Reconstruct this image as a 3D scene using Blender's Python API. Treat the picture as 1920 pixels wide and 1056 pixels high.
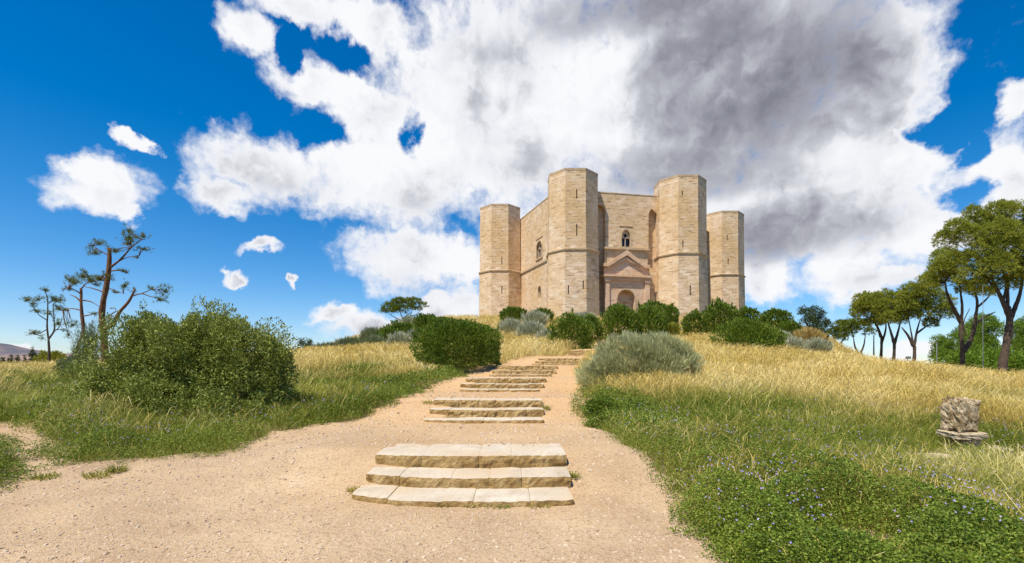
import bpy, math, random
import numpy as np
from mathutils import Vector, geometry

for o in list(bpy.data.objects):
    bpy.data.objects.remove(o)
SC = bpy.context.scene
COL = SC.collection
R = math.radians
F = 900.0            # focal length in photo pixels (photo is 1920 wide)
EYE = 1.6

# ---------------------------------------------------------------- camera
cam = bpy.data.cameras.new('camera')
cam.sensor_width = 36
cam.lens = 36 * F / 1920
cam.shift_y = 162 / 1920
cam.clip_start = 0.1
cam.clip_end = 30000
camo = bpy.data.objects.new('camera', cam)
COL.objects.link(camo)
camo.location = (0, 0, EYE)
camo.rotation_euler = (R(90), 0, 0)
SC.camera = camo

# ---------------------------------------------------------------- light
SUN_AZ = R(222.0)      # direction the sun stands in, clockwise from +Y
SUN_EL = R(62.0)
sunv = Vector((math.sin(SUN_AZ) * math.cos(SUN_EL), math.cos(SUN_AZ) * math.cos(SUN_EL), math.sin(SUN_EL)))
sl = bpy.data.lights.new('sun', 'SUN')
sl.energy = 5.0
sl.angle = R(0.53)
sl.color = (1.0, 0.92, 0.77)
so = bpy.data.objects.new('sun', sl)
COL.objects.link(so)
so.rotation_euler = sunv.to_track_quat('Z', 'Y').to_euler()
so.location = (-30, -30, 60)

SC.view_settings.view_transform = 'Standard'
SC.view_settings.look = 'None'
SC.view_settings.exposure = 0.3
SC.view_settings.gamma = 1.0
SC.view_settings.use_curve_mapping = False
try:
    SC.cycles.max_bounces = 6
    SC.cycles.transparent_max_bounces = 4
    SC.cycles.use_denoising = True
except Exception:
    pass


class NT:
    """small helper to write node trees"""
    def __init__(s, tree):
        s.t = tree
        s.n = tree.nodes
        s.l = tree.links

    def node(s, kind, **kw):
        n = s.n.new(kind)
        for k, v in kw.items():
            setattr(n, k, v)
        return n

    def put(s, sock, v):
        if hasattr(v, 'is_output') or hasattr(v, 'links'):
            s.l.new(v, sock)
        else:
            sock.default_value = v

    def math(s, op, a, b=0.0, c=None, clamp=False):
        n = s.node('ShaderNodeMath', operation=op, use_clamp=clamp)
        s.put(n.inputs[0], a)
        s.put(n.inputs[1], b)
        if c is not None:
            s.put(n.inputs[2], c)
        return n.outputs[0]

    def vmath(s, op, a, b=(0, 0, 0)):
        n = s.node('ShaderNodeVectorMath', operation=op)
        s.put(n.inputs[0], a)
        if op == 'SCALE':
            s.put(n.inputs[3], b)
        else:
            s.put(n.inputs[1], b)
        return n.outputs[1] if op in ('LENGTH', 'DOT_PRODUCT') else n.outputs[0]

    def noise(s, vec, scale, detail=4, rough=0.55, out=0, dist=0.0):
        n = s.node('ShaderNodeTexNoise')
        if vec is not None:
            s.put(n.inputs['Vector'], vec)
        n.inputs['Scale'].default_value = scale
        n.inputs['Detail'].default_value = detail
        n.inputs['Roughness'].default_value = rough
        n.inputs['Distortion'].default_value = dist
        return n.outputs[out]

    def ramp(s, v, stops, interp='LINEAR'):
        n = s.node('ShaderNodeValToRGB')
        n.color_ramp.interpolation = interp
        els = n.color_ramp.elements
        while len(els) < len(stops):
            els.new(0.5)
        for e, (p, c) in zip(els, stops):
            e.position = p
            e.color = (c[0], c[1], c[2], 1) if isinstance(c, (tuple, list)) else (c, c, c, 1)
        s.put(n.inputs[0], v)
        return n.outputs[0]

    def mix(s, f, a, b, mode='MIX'):
        n = s.node('ShaderNodeMix', data_type='RGBA', blend_type=mode)
        s.put(n.inputs[0], f)
        for i, v in ((6, a), (7, b)):
            if isinstance(v, (tuple, list)):
                v = (v[0], v[1], v[2], 1)
            s.put(n.inputs[i], v)
        return n.outputs[2]

    def maprange(s, v, a, b, c=0.0, d=1.0, smooth=True):
        n = s.node('ShaderNodeMapRange', interpolation_type='SMOOTHSTEP' if smooth else 'LINEAR')
        s.put(n.inputs[0], v)
        for i, x in enumerate((a, b, c, d)):
            n.inputs[i + 1].default_value = x
        return n.outputs[0]


# ---------------------------------------------------------------- world: Nishita sky with procedural clouds
world = bpy.data.worlds.new('World')
SC.world = world
world.use_nodes = True
w = NT(world.node_tree)
w.n.clear()
sky = w.node('ShaderNodeTexSky', sky_type='NISHITA')
sky.sun_disc = False
sky.sun_elevation = SUN_EL
sky.sun_rotation = SUN_AZ
sky.altitude = 500
sky.air_density = 1.0
sky.dust_density = 0.15
sky.ozone_density = 3.5
tc = w.node('ShaderNodeTexCoord')
sep = w.node('ShaderNodeSeparateXYZ')
w.l.new(tc.outputs['Generated'], sep.inputs[0])
dx, dy, dz = sep.outputs
az = w.math('ARCTAN2', dx, dy)
hor = w.math('SQRT', w.math('ADD', w.math('MULTIPLY', dx, dx), w.math('MULTIPLY', dy, dy)))
el = w.math('ARCTAN2', dz, hor)
cmb = w.node('ShaderNodeCombineXYZ')
w.l.new(az, cmb.inputs[0])
w.l.new(el, cmb.inputs[1])
P = cmb.outputs[0]


def azel(px, py):
    u = (px - 960) / F
    v = (690 - py) / F
    return math.atan(u), math.atan2(v, math.hypot(u, 1))


warp1 = w.vmath('SCALE', w.vmath('SUBTRACT', w.noise(P, 6.0, 3, 0.5, 1), (0.5, 0.5, 0.5)), 0.07)
warp2 = w.vmath('SCALE', w.vmath('SUBTRACT', w.noise(P, 20.0, 5, 0.6, 1), (0.5, 0.5, 0.5)), 0.065)
Pw = w.vmath('ADD', w.vmath('ADD', P, warp1), warp2)


def blob(vec, px, py, rx, ry, gain=1.0):
    a, e = azel(px, py)
    a2, _ = azel(px + 1, py)
    _, e2 = azel(px, py - 1)
    n = w.node('ShaderNodeMapping', vector_type='POINT')
    sx, sy = 1 / (abs(a2 - a) * rx), 1 / (abs(e2 - e) * ry)
    n.inputs['Scale'].default_value = (sx, sy, 1)
    n.inputs['Location'].default_value = (-a * sx, -e * sy, 0)
    w.l.new(vec, n.inputs['Vector'])
    ln = w.vmath('LENGTH', n.outputs[0])
    return w.math('MULTIPLY', w.math('SUBTRACT', 1.0, ln), gain)


def union(vec, blobs):
    cur = None
    for b in blobs:
        o = blob(vec, *b)
        cur = o if cur is None else w.math('SMOOTH_MAX', cur, o, 0.12)
    return cur


CLOUD = [(760, 320, 230, 130), (500, 310, 150, 80), (420, 360, 80, 40), (800, 490, 165, 70), (950, 200, 260, 290),
         (1300, 160, 420, 330), (1480, 400, 360, 150), (1640, 120, 185, 150), (1640, 330, 190, 120), (1870, 320, 110, 100),
         (1900, 190, 45, 45), (1435, 525, 60, 48), (470, 65, 65, 65), (570, 150, 85, 48), (560, 10, 130, 45),
         (690, 40, 110, 80), (660, 160, 90, 70), (190, 345, 108, 60), (225, 400, 30, 22), (258, 268, 34, 16), (490, 462, 44, 15),
         (447, 517, 22, 15), (534, 529, 12, 9), (630, 588, 60, 26), (700, 612, 100, 34), (830, 580, 40, 30),
         (1700, 668, 70, 24), (1640, 530, 140, 34), (870, 570, 50, 40), (1850, 450, 80, 40), (700, 225, 130, 80), (60, 640, 40, 9), (1560, 260, 220, 130), (1700, 440, 150, 80), (1600, 490, 130, 55), (1100, 400, 200, 100), (850, 250, 150, 150)]
HOLES = [(655, 95, 62, 50), (775, 262, 32, 56), (600, 240, 66, 44), (1800, 180, 62, 84), (1745, 235, 76, 40), (1820, 355, 60, 36),
         (545, 100, 28, 66), (1820, 270, 44, 40)]
GREY = [(1400, 150, 330, 250, 1.3), (1270, 320, 320, 100, 1.0), (1440, 440, 290, 80, 1.15), (1200, 10, 400, 110, .8), (940, 90, 120, 110, .35),
        (540, 350, 130, 50, .34), (760, 385, 140, 55, .42), (820, 540, 120, 40, .32), (1690, 90, 90, 140, .35), (1000, 300, 120, 80, .3),
        (1640, 520, 120, 40, .4), (690, 625, 100, 30, .3), (190, 360, 80, 30, .25)]
fb = w.noise(Pw, 7.0, 9, 0.62)
fb2 = w.noise(P, 30.0, 7, 0.65)
def billow(vec, scale, detail):
    v = w.node('ShaderNodeTexVoronoi', voronoi_dimensions='2D', feature='SMOOTH_F1')
    v.normalize = True
    v.inputs['Scale'].default_value = scale
    v.inputs['Detail'].default_value = detail
    v.inputs['Roughness'].default_value = .55
    v.inputs['Lacunarity'].default_value = 2.3
    v.inputs['Smoothness'].default_value = .35
    w.l.new(vec, v.inputs['Vector'])
    return v.outputs['Distance']


bl0 = billow(Pw, 9.0, 3.0)
bl1 = billow(w.vmath('ADD', Pw, (-0.012, 0.020, 0.0)), 9.0, 3.0)
D = union(Pw, CLOUD)
for h in HOLES:
    D = w.math('SUBTRACT', D, w.math('MAXIMUM', w.math('MULTIPLY', blob(Pw, *h), .95), 0.0))
edge = w.math('ADD', w.math('MULTIPLY', w.math('SUBTRACT', fb, 0.5), 1.0), w.math('MULTIPLY', w.math('SUBTRACT', fb2, 0.5), 0.65))
edge = w.math('ADD', edge, w.math('MULTIPLY', w.math('SUBTRACT', 0.30, bl0), 0.9))
Dn = w.math('ADD', D, edge)
alpha = w.maprange(Dn, -0.10, 0.46)
G = union(P, GREY)
g1 = w.noise(P, 4.5, 4, 0.5, 0, .3)
# soft layered shading: shaded bellies in broad patches, brighter towards the light and at thin edges
offs = w.vmath('ADD', P, (-0.030, 0.045, 0.0))
n0 = w.noise(P, 6.0, 6, 0.52, 0, .5)
n1 = w.noise(offs, 6.0, 6, 0.52, 0, .5)
relief = w.math('ADD', w.math('MULTIPLY', w.math('SUBTRACT', n1, n0), 1.5), w.math('MULTIPLY', w.math('SUBTRACT', bl0, bl1), 1.6))
belly = w.maprange(w.noise(P, 3.6, 4, 0.5, 0, .4), .38, .70, 0.0, .44)
core = w.maprange(w.math('ADD', G, w.math('MULTIPLY', w.math('SUBTRACT', g1, 0.5), .7)), -0.05, 0.85)
thick = w.maprange(Dn, 0.15, 0.85)
shade = w.math('ADD', w.math('MULTIPLY', w.math('ADD', belly, w.math('MULTIPLY', relief, .6)), thick), w.math('MULTIPLY', core, .68), clamp=True)
ccol = w.ramp(shade, [(0.0, (.80, .805, .825)), (.22, (.70, .71, .75)), (.45, (.48, .49, .54)), (.75, (.28, .285, .33)), (1.0, (.19, .195, .235))])
bright = 0.97
bgs = w.node('ShaderNodeBackground')
hs = w.node('ShaderNodeHueSaturation')
hs.inputs['Saturation'].default_value = 1.45
w.l.new(sky.outputs[0], hs.inputs['Color'])
gm = w.node('ShaderNodeGamma')
gm.inputs[1].default_value = 1.0
w.l.new(w.mix(1.0, hs.outputs[0], w.ramp(w.math('MULTIPLY', el, 1.0), [(0.0, (.80, .82, 1.0)), (.12, (1.0, .95, 1.0)), (.3, (1.15, 1.0, 1.0)), (.65, (.55, .92, 1.0))]), 'MULTIPLY'), gm.inputs[0])
w.l.new(gm.outputs[0], bgs.inputs[0])
bgs.inputs[1].default_value = 0.118
bgc = w.node('ShaderNodeBackground')
w.l.new(ccol, bgc.inputs[0])
bgc.inputs[1].default_value = bright
mx = w.node('ShaderNodeMixShader')
w.l.new(alpha, mx.inputs[0])
w.l.new(bgs.outputs[0], mx.inputs[1])
w.l.new(bgc.outputs[0], mx.inputs[2])
wo = w.node('ShaderNodeOutputWorld')
w.l.new(mx.outputs[0], wo.inputs[0])
world.cycles.sampling_method = 'MANUAL'
world.cycles.sample_map_resolution = 512

# ---------------------------------------------------------------- terrain height
PK = np.array([(-60, -.5), (-10, -.15), (0, -.11), (5.6, -.09), (6.25, -.075), (6.4, -.03), (7.0, .14), (7.6, .31), (11.0, .31), (11.6, .42), (12.2, .6), (12.8, .79), (13.6, .76), (16.8, .74), (17.4, .83), (18.0, 1.03), (18.6, 1.22), (19.4, 1.18), (22.5, 1.17), (23.2, 1.28), (23.9, 1.5), (24.6, 1.72), (25.4, 1.69), (29, 1.71), (29.7, 1.83), (30.4, 2.04), (31.1, 2.22), (36, 2.48), (36.7, 2.56), (37.4, 2.78), (38.1, 3.0), (45, 3.65), (55, 4.9), (65, 6.5), (73, 7.95), (79, 9.5), (86, 10.2), (96, 10.7), (130, 10.7), (150, 8), (200, -5), (400, -30), (3000, -45)])
PS = np.array([(-60, -.5), (-10, -.15), (0, -.13), (5, -.09), (9, .17), (12, .5), (17, .95), (23, 1.5), (30, 2.1), (37, 2.9), (45, 3.65), (55, 4.9), (65, 6.5), (73, 7.95), (79, 9.5), (86, 10.2), (96, 10.7), (130, 10.7), (150, 8), (200, -5), (400, -30), (3000, -45)])


def sm(a, b, x):
    t = np.clip((x - a) / (b - a), 0, 1)
    return t * t * (3 - 2 * t)


def hsh(ix, iy, seed):
    n = (ix.astype(np.int64) * 374761393 + iy.astype(np.int64) * 668265263 + seed * 1274126177) & 0x7fffffff
    n = ((n ^ (n >> 13)) * 1274126177) & 0x7fffffff
    n = n ^ (n >> 16)
    return (n & 0xffff) / 65535.0


def vn(x, y, seed=0):
    x = np.asarray(x, float)
    y = np.asarray(y, float)
    ix = np.floor(x)
    iy = np.floor(y)
    fx = x - ix
    fy = y - iy
    fx = fx * fx * (3 - 2 * fx)
    fy = fy * fy * (3 - 2 * fy)
    a = hsh(ix, iy, seed)
    b = hsh(ix + 1, iy, seed)
    c = hsh(ix, iy + 1, seed)
    d = hsh(ix + 1, iy + 1, seed)
    return (a * (1 - fx) + b * fx) * (1 - fy) + (c * (1 - fx) + d * fx) * fy


def fbm(x, y, seed=0, o=3):
    s = 0
    a = .5
    t = 0
    for k in range(o):
        s = s + a * vn(x * 2 ** k, y * 2 ** k, seed + k)
        t += a
        a *= .5
    return s / t


def Z(X, Y):
    X = np.asarray(X, float)
    Y = np.asarray(Y, float)
    p = np.interp(Y, PK[:, 0], PK[:, 1])
    q = np.interp(Y, PS[:, 0], PS[:, 1])
    xc = np.interp(Y, [0, 12, 18, 23, 29, 37], [-.6, -.6, -.4, .4, 2.6, 5.5])
    k = 1 - sm(2.0, 4.5, np.abs(X - xc))
    Pz = p * k + q * (1 - k)
    s = X - .2 * Y
    pw = np.where(s < 0, 26, 29) * sm(40, 88, Y)
    sp = np.maximum(0, np.abs(s) - pw)
    wd = np.where(s < 0, 48 - 20 * sm(38, 70, Y), 38 - 18 * sm(40, 75, Y))
    g = np.exp(-(sp / wd) ** 2)
    z = np.where(Pz > 0, Pz * g, Pz)
    z = z - np.where(s > 0, (.0026 - .0012 * sm(40, 70, Y)) * np.maximum(0, s - 4) ** 2, 0) * sm(4, 30, np.maximum(Y, 0))
    z = z - .42 * sm(2.5, 7, s) * (1 - sm(10, 20, Y))
    z = z - .00008 * np.maximum(0, -s - 20) ** 2
    z = np.maximum(z, -45)
    return z + (fbm(X * .45, Y * .45, 91) - .5) * .10 * (1 - k)


def z1(x, y):
    return float(Z(np.array([x]), np.array([y]))[0])


def hit(px, py, y0=3.0, y1=120.0):
    """where the view line through a photo pixel first meets the ground"""
    Y = np.concatenate([np.arange(y0, 30, .02), np.arange(30, y1, .1)])
    X = (px - 960) / F * Y
    q = 690 - F * (Z(X, Y) - EYE) / Y
    k = np.argmax(q <= py) if (q <= py).any() else int(np.argmin(q))
    return float(X[k]), float(Y[k])


def pt(px, py, Y):
    return ((px - 960) / F * Y, Y, EYE + (690 - py) / F * Y)


# ---------------------------------------------------------------- objects helpers
def thing(name, label, cat, loc=(0, 0, 0), group=None):
    o = bpy.data.objects.new(name, None)
    o.empty_display_size = .2
    COL.objects.link(o)
    o.location = loc
    return tag(o, label, cat, group)


def tag(o, label=None, cat=None, group=None, kind=None):
    if label:
        o['label'] = label
    if cat:
        o['category'] = cat
    if group:
        o['group'] = group
    if kind:
        o['kind'] = kind
    return o


def link(name, me, mats, parent=None, loc=None):
    o = bpy.data.objects.new(name, me)
    COL.objects.link(o)
    for m in (mats if isinstance(mats, (list, tuple)) else [mats]):
        me.materials.append(m)
    if parent is not None:
        o.parent = parent
    if loc is not None:
        o.location = loc
    return o


def npmesh(name, V, faces, smooth=False, attrs=None, uv=None, midx=None):
    """V (n,3); faces: list of int arrays (m,k)"""
    me = bpy.data.meshes.new(name)
    V = np.ascontiguousarray(V, np.float32)
    me.vertices.add(len(V))
    me.vertices.foreach_set('co', V.ravel())
    faces = [np.asarray(f, np.int32) for f in faces if len(f)]
    tot = sum(f.size for f in faces)
    nf = sum(len(f) for f in faces)
    me.loops.add(tot)
    me.loops.foreach_set('vertex_index', np.concatenate([f.ravel() for f in faces]))
    me.polygons.add(nf)
    st = []
    b = 0
    for f in faces:
        st.append(b + np.arange(len(f), dtype=np.int32) * f.shape[1])
        b += f.size
    me.polygons.foreach_set('loop_start', np.concatenate(st))
    me.polygons.foreach_set('use_smooth', np.full(nf, smooth, bool))
    if midx is not None:
        me.polygons.foreach_set('material_index', np.asarray(midx, np.int32))
    if attrs:
        for k, a in attrs.items():
            at = me.attributes.new(k, 'FLOAT', 'POINT')
            at.data.foreach_set('value', np.ascontiguousarray(a, np.float32))
    if uv is not None:
        l = me.uv_layers.new(name='uv')
        l.data.foreach_set('uv', np.ascontiguousarray(uv, np.float32).ravel())
    me.update(calc_edges=True)
    return me


class MB:
    """collects faces with uv (metres) for hand-made solids"""
    def __init__(s):
        s.v = []
        s.f = []
        s.uv = []
        s.mi = []

    def face(s, pts, uvs=None, mi=0):
        b = len(s.v)
        s.v += [tuple(p) for p in pts]
        s.f.append(list(range(b, b + len(pts))))
        if uvs is None:
            a = np.array(pts)
            n = np.cross(a[1] - a[0], a[2] - a[0])
            n = n / (np.linalg.norm(n) + 1e-9)
            if abs(n[2]) > .7:
                uvs = [(p[0], p[1]) for p in pts]
            else:
                t = np.array([-n[1], n[0], 0])
                t = t / (np.linalg.norm(t) + 1e-9)
                uvs = [(float(np.dot(t, p)), p[2]) for p in a]
        s.uv += uvs
        s.mi.append(mi)

    def box(s, c, size, rz=0, top=None, mi=0):
        """box by centre and full size; top=(sx,sy) scales the upper face"""
        hx, hy, hz = [q / 2 for q in size]
        tx, ty = top or (1, 1)
        P = []
        for zz, ax, ay in ((-hz, 1, 1), (hz, tx, ty)):
            for sx, sy in ((-1, -1), (1, -1), (1, 1), (-1, 1)):
                x, y = sx * hx * ax, sy * hy * ay
                P.append((c[0] + x * math.cos(rz) - y * math.sin(rz), c[1] + x * math.sin(rz) + y * math.cos(rz), c[2] + zz))
        for q in ((0, 3, 2, 1), (4, 5, 6, 7), (0, 1, 5, 4), (1, 2, 6, 5), (2, 3, 7, 6), (3, 0, 4, 7)):
            s.face([P[i] for i in q], mi=mi)

    def extrude(s, loop, holes, fr, depth, reveal=None, back=True, mi=0):
        """flat panel given by (u,z) loops in frame fr=(origin, udir, normal), holes cut through"""
        o, ud, nd = [np.array(q, float) for q in fr]

        def W(u, z, d):
            return o + ud * u + np.array([0, 0, z]) - nd * d
        loops = [[Vector((a, b, 0)) for a, b in loop]] + [[Vector((a, b, 0)) for a, b in h] for h in holes]
        flat = [q for l in loops for q in l]
        for t in geometry.tessellate_polygon(loops):
            pts = [flat[i] for i in t]
            ar = (pts[1].x - pts[0].x) * (pts[2].y - pts[0].y) - (pts[2].x - pts[0].x) * (pts[1].y - pts[0].y)
            if abs(ar) < 1e-9:
                continue
            if ar < 0:
                pts = pts[::-1]
            s.face([W(q.x, q.y, 0) for q in pts], [(q.x, q.y) for q in pts], mi)
            if back:
                s.face([W(q.x, q.y, depth) for q in pts[::-1]], [(q.x, q.y) for q in pts[::-1]], mi)
        for k, l in enumerate([loop] + list(holes)):
            d = depth if (k == 0 or reveal is None) else reveal
            n = len(l)
            for i in range(n):
                (a, b), (c, e) = l[i], l[(i + 1) % n]
                q = [W(a, b, 0), W(a, b, d), W(c, e, d), W(c, e, 0)]
                s.face(q, [(a, b), (a + d, b), (c + d, e), (c, e)] if abs(a - c) < abs(b - e) else [(a, b), (a, b + d), (c, e + d), (c, e)], mi)

    def obj(s, name, mats, parent=None, org=(0, 0, 0), smooth=False):
        V = np.array(s.v, float) - np.array(org)
        me = bpy.data.meshes.new(name)
        me.from_pydata([tuple(p) for p in V], [], s.f)
        l = me.uv_layers.new(name='uv')
        l.data.foreach_set('uv', np.array(s.uv, np.float32).ravel())
        me.polygons.foreach_set('material_index', np.array(s.mi, np.int32))
        if smooth:
            me.polygons.foreach_set('use_smooth', np.full(len(s.f), True))
        me.update()
        return link(name, me, mats, parent)


def tube_arrays(path, rad, ns=7, seed=0, rough=0.0):
    path = np.array(path, float)
    n = len(path)
    rad = np.interp(np.linspace(0, 1, n), np.linspace(0, 1, len(rad)), rad)
    rg = np.random.default_rng(seed)
    V = []
    T = np.gradient(path, axis=0)
    T /= np.linalg.norm(T, axis=1)[:, None] + 1e-9
    ref = np.array([1.0, 0.13, 0.07])
    for i in range(n):
        a = np.cross(T[i], ref)
        if np.linalg.norm(a) < .05:
            a = np.cross(T[i], [0, 1, 0])
        a /= np.linalg.norm(a)
        b = np.cross(T[i], a)
        th = np.arange(ns) * 2 * math.pi / ns
        rr = rad[i] * (1 + rough * (rg.random(ns) - .5))
        V.append(path[i] + (np.cos(th) * rr)[:, None] * a + (np.sin(th) * rr)[:, None] * b)
    V = np.concatenate(V + [path[-1:]])
    i = np.arange(n - 1)[:, None] * ns
    j = np.arange(ns)[None, :]
    q = np.stack([i + j, i + (j + 1) % ns, i + ns + (j + 1) % ns, i + ns + j], -1).reshape(-1, 4)
    k = (n - 1) * ns
    cap = np.stack([k + np.arange(ns), k + (np.arange(ns) + 1) % ns, np.full(ns, n * ns)], -1)
    return V, q, cap


def smooth_path(p, step=3):
    """Catmull-Rom through the points"""
    p = np.array(p, float)
    if len(p) < 3:
        return np.array([p[0] + (p[-1] - p[0]) * t for t in np.linspace(0, 1, step + 1)])
    e = np.vstack([2 * p[0] - p[1], p, 2 * p[-1] - p[-2]])
    out = []
    for i in range(1, len(e) - 2):
        for t in np.linspace(0, 1, step, endpoint=False):
            a, b, c, d = e[i - 1], e[i], e[i + 1], e[i + 2]
            out.append(.5 * ((2 * b) + (-a + c) * t + (2 * a - 5 * b + 4 * c - d) * t * t + (-a + 3 * b - 3 * c + d) * t ** 3))
    out.append(p[-1])
    return np.array(out)


def tubes_obj(name, tubes, mat, parent, org, ns=7):
    Vs, Qs, Ts = [], [], []
    b = 0
    for k, (path, rad) in enumerate(tubes):
        V, q, t = tube_arrays(path, rad, ns, k, .25)
        Vs.append(V)
        Qs.append(q + b)
        Ts.append(t + b)
        b += len(V)
    me = npmesh(name, np.concatenate(Vs) - np.array(org), [np.concatenate(Qs), np.concatenate(Ts)], True)
    return link(name, me, mat, parent)


def unit(a):
    return a / (np.linalg.norm(a, axis=1)[:, None] + 1e-9)


def leaf_quads(Pb, Dr, L, W, rg, fold=.25):
    n = len(Pb)
    S = unit(np.cross(Dr, rg.normal(size=(n, 3))))
    N = np.cross(Dr, S)
    mid = Pb + Dr * (L * .5)[:, None] + N * (W * fold)[:, None]
    V = np.stack([Pb, mid + S * (W / 2)[:, None], Pb + Dr * L[:, None], mid - S * (W / 2)[:, None]], 1).reshape(-1, 3)
    return V, np.arange(4 * n, dtype=np.int32).reshape(-1, 4)


def needle_tris(Pb, Dr, L, W, rg):
    n = len(Pb)
    S = unit(np.cross(Dr, rg.normal(size=(n, 3))))
    V = np.stack([Pb - S * (W / 2)[:, None], Pb + S * (W / 2)[:, None], Pb + Dr * L[:, None]], 1).reshape(-1, 3)
    return V, np.arange(3 * n, dtype=np.int32).reshape(-1, 3)


# ---------------------------------------------------------------- materials
def mat(name):
    m = bpy.data.materials.new(name)
    m.use_nodes = True
    t = NT(m.node_tree)
    t.n.clear()
    out = t.node('ShaderNodeOutputMaterial')
    return m, t, out


def principled(t, out, col, rough=.9, bump=None, bstr=.3, bdist=.02, spec=.3):
    p = t.node('ShaderNodeBsdfPrincipled')
    t.put(p.inputs['Base Color'], col if not isinstance(col, tuple) else (*col, 1))
    p.inputs['Roughness'].default_value = rough
    p.inputs['Specular IOR Level'].default_value = spec
    if bump is not None:
        b = t.node('ShaderNodeBump')
        b.inputs['Strength'].default_value = bstr
        b.inputs['Distance'].default_value = bdist
        t.put(b.inputs['Height'], bump)
        t.l.new(b.outputs[0], p.inputs['Normal'])
    t.l.new(p.outputs[0], out.inputs[0])
    return p


def foliage_mat(name, cols, trans=.3, spec=.25, rough=.55, attr=None):
    """leaf colour varies from leaf to leaf and in broad patches of growth"""
    m, t, out = mat(name)
    g = t.node('ShaderNodeNewGeometry')
    c = t.ramp(g.outputs['Random Per Island'], [(i / (len(cols) - 1), c) for i, c in enumerate(cols)])
    tcn = t.node('ShaderNodeTexCoord')
    nz = t.noise(tcn.outputs['Object'], 1.1, 3, .6)
    c = t.mix(t.maprange(nz, .35, .7, 0, .45), c, cols[-1])
    p = principled(t, out, c, rough, spec=spec)
    tr = t.node('ShaderNodeBsdfTranslucent')
    t.l.new(t.mix(.5, c, (cols[-1][0] * 1.3, cols[-1][1] * 1.3, cols[-1][2] * .6)), tr.inputs[0])
    mxs = t.node('ShaderNodeMixShader')
    mxs.inputs[0].default_value = trans
    t.l.new(p.outputs[0], mxs.inputs[1])
    t.l.new(tr.outputs[0], mxs.inputs[2])
    t.l.new(mxs.outputs[0], out.inputs[0])
    return m


M = {}
M['dark_leaf'] = foliage_mat('dark_leaf', [(.03, .06, .004), (.085, .14, .008), (.18, .25, .02)], trans=.12)
M['wild_leaf'] = foliage_mat('wild_leaf', [(.05, .08, .010), (.16, .20, .022), (.38, .41, .085)], trans=.14, spec=.4)
M['lime_leaf'] = foliage_mat('lime_leaf', [(.14, .16, .015), (.24, .25, .025), (.34, .34, .05)])
M['silver_leaf'] = foliage_mat('silver_leaf', [(.13, .14, .08), (.35, .36, .23), (.62, .62, .44)], trans=.15)
M['sage_leaf'] = foliage_mat('sage_leaf', [(.09, .10, .04), (.33, .345, .15), (.68, .67, .38)], trans=.12)
M['greygreen_leaf'] = foliage_mat('greygreen_leaf', [(.13, .16, .08), (.2, .24, .12), (.3, .33, .18)], trans=.2)
M['pine'] = foliage_mat('pine_needle', [(.055, .085, .008), (.12, .165, .014), (.20, .245, .028)], trans=.25)
M['pine_light'] = foliage_mat('pine_needle_light', [(.10, .13, .012), (.23, .26, .024), (.42, .44, .07)], trans=.25)
M['pine_blue'] = foliage_mat('pine_needle_blue', [(.06, .09, .022), (.12, .155, .035), (.20, .225, .055)], trans=.25)
M['broad_leaf'] = foliage_mat('broad_leaf', [(.07, .13, .010), (.14, .235, .02), (.25, .36, .04)])
M['olive_leaf'] = foliage_mat('olive_leaf', [(.03, .055, .015), (.055, .085, .025), (.09, .125, .035)])
M['straw_leaf'] = foliage_mat('straw_leaf', [(.35, .24, .06), (.48, .35, .11), (.6, .46, .18)], trans=.2)

m, t, out = mat('bark')
tcn = t.node('ShaderNodeTexCoord')
mp = t.node('ShaderNodeMapping')
mp.inputs['Scale'].default_value = (6, 6, 1.6)
t.l.new(tcn.outputs['Object'], mp.inputs[0])
nz = t.noise(mp.outputs[0], 2.2, 6, .65)
principled(t, out, t.ramp(nz, [(.3, (.04, .028, .02)), (.55, (.105, .072, .05)), (.75, (.20, .145, .105))]), .95, nz, .7, .05)
M['bark'] = m
m, t, out = mat('pine_bark_red')
tcn = t.node('ShaderNodeTexCoord')
mp = t.node('ShaderNodeMapping')
mp.inputs['Scale'].default_value = (6, 6, 1.8)
t.l.new(tcn.outputs['Object'], mp.inputs[0])
nz = t.noise(mp.outputs[0], 2.4, 6, .65)
principled(t, out, t.ramp(nz, [(.3, (.06, .028, .014)), (.55, (.2, .095, .045)), (.75, (.34, .18, .09))]), .95, nz, .7, .05)
M['bark_red'] = m
m, t, out = mat('twig')
principled(t, out, (.09, .06, .04), .9)
M['twig'] = m


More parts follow.
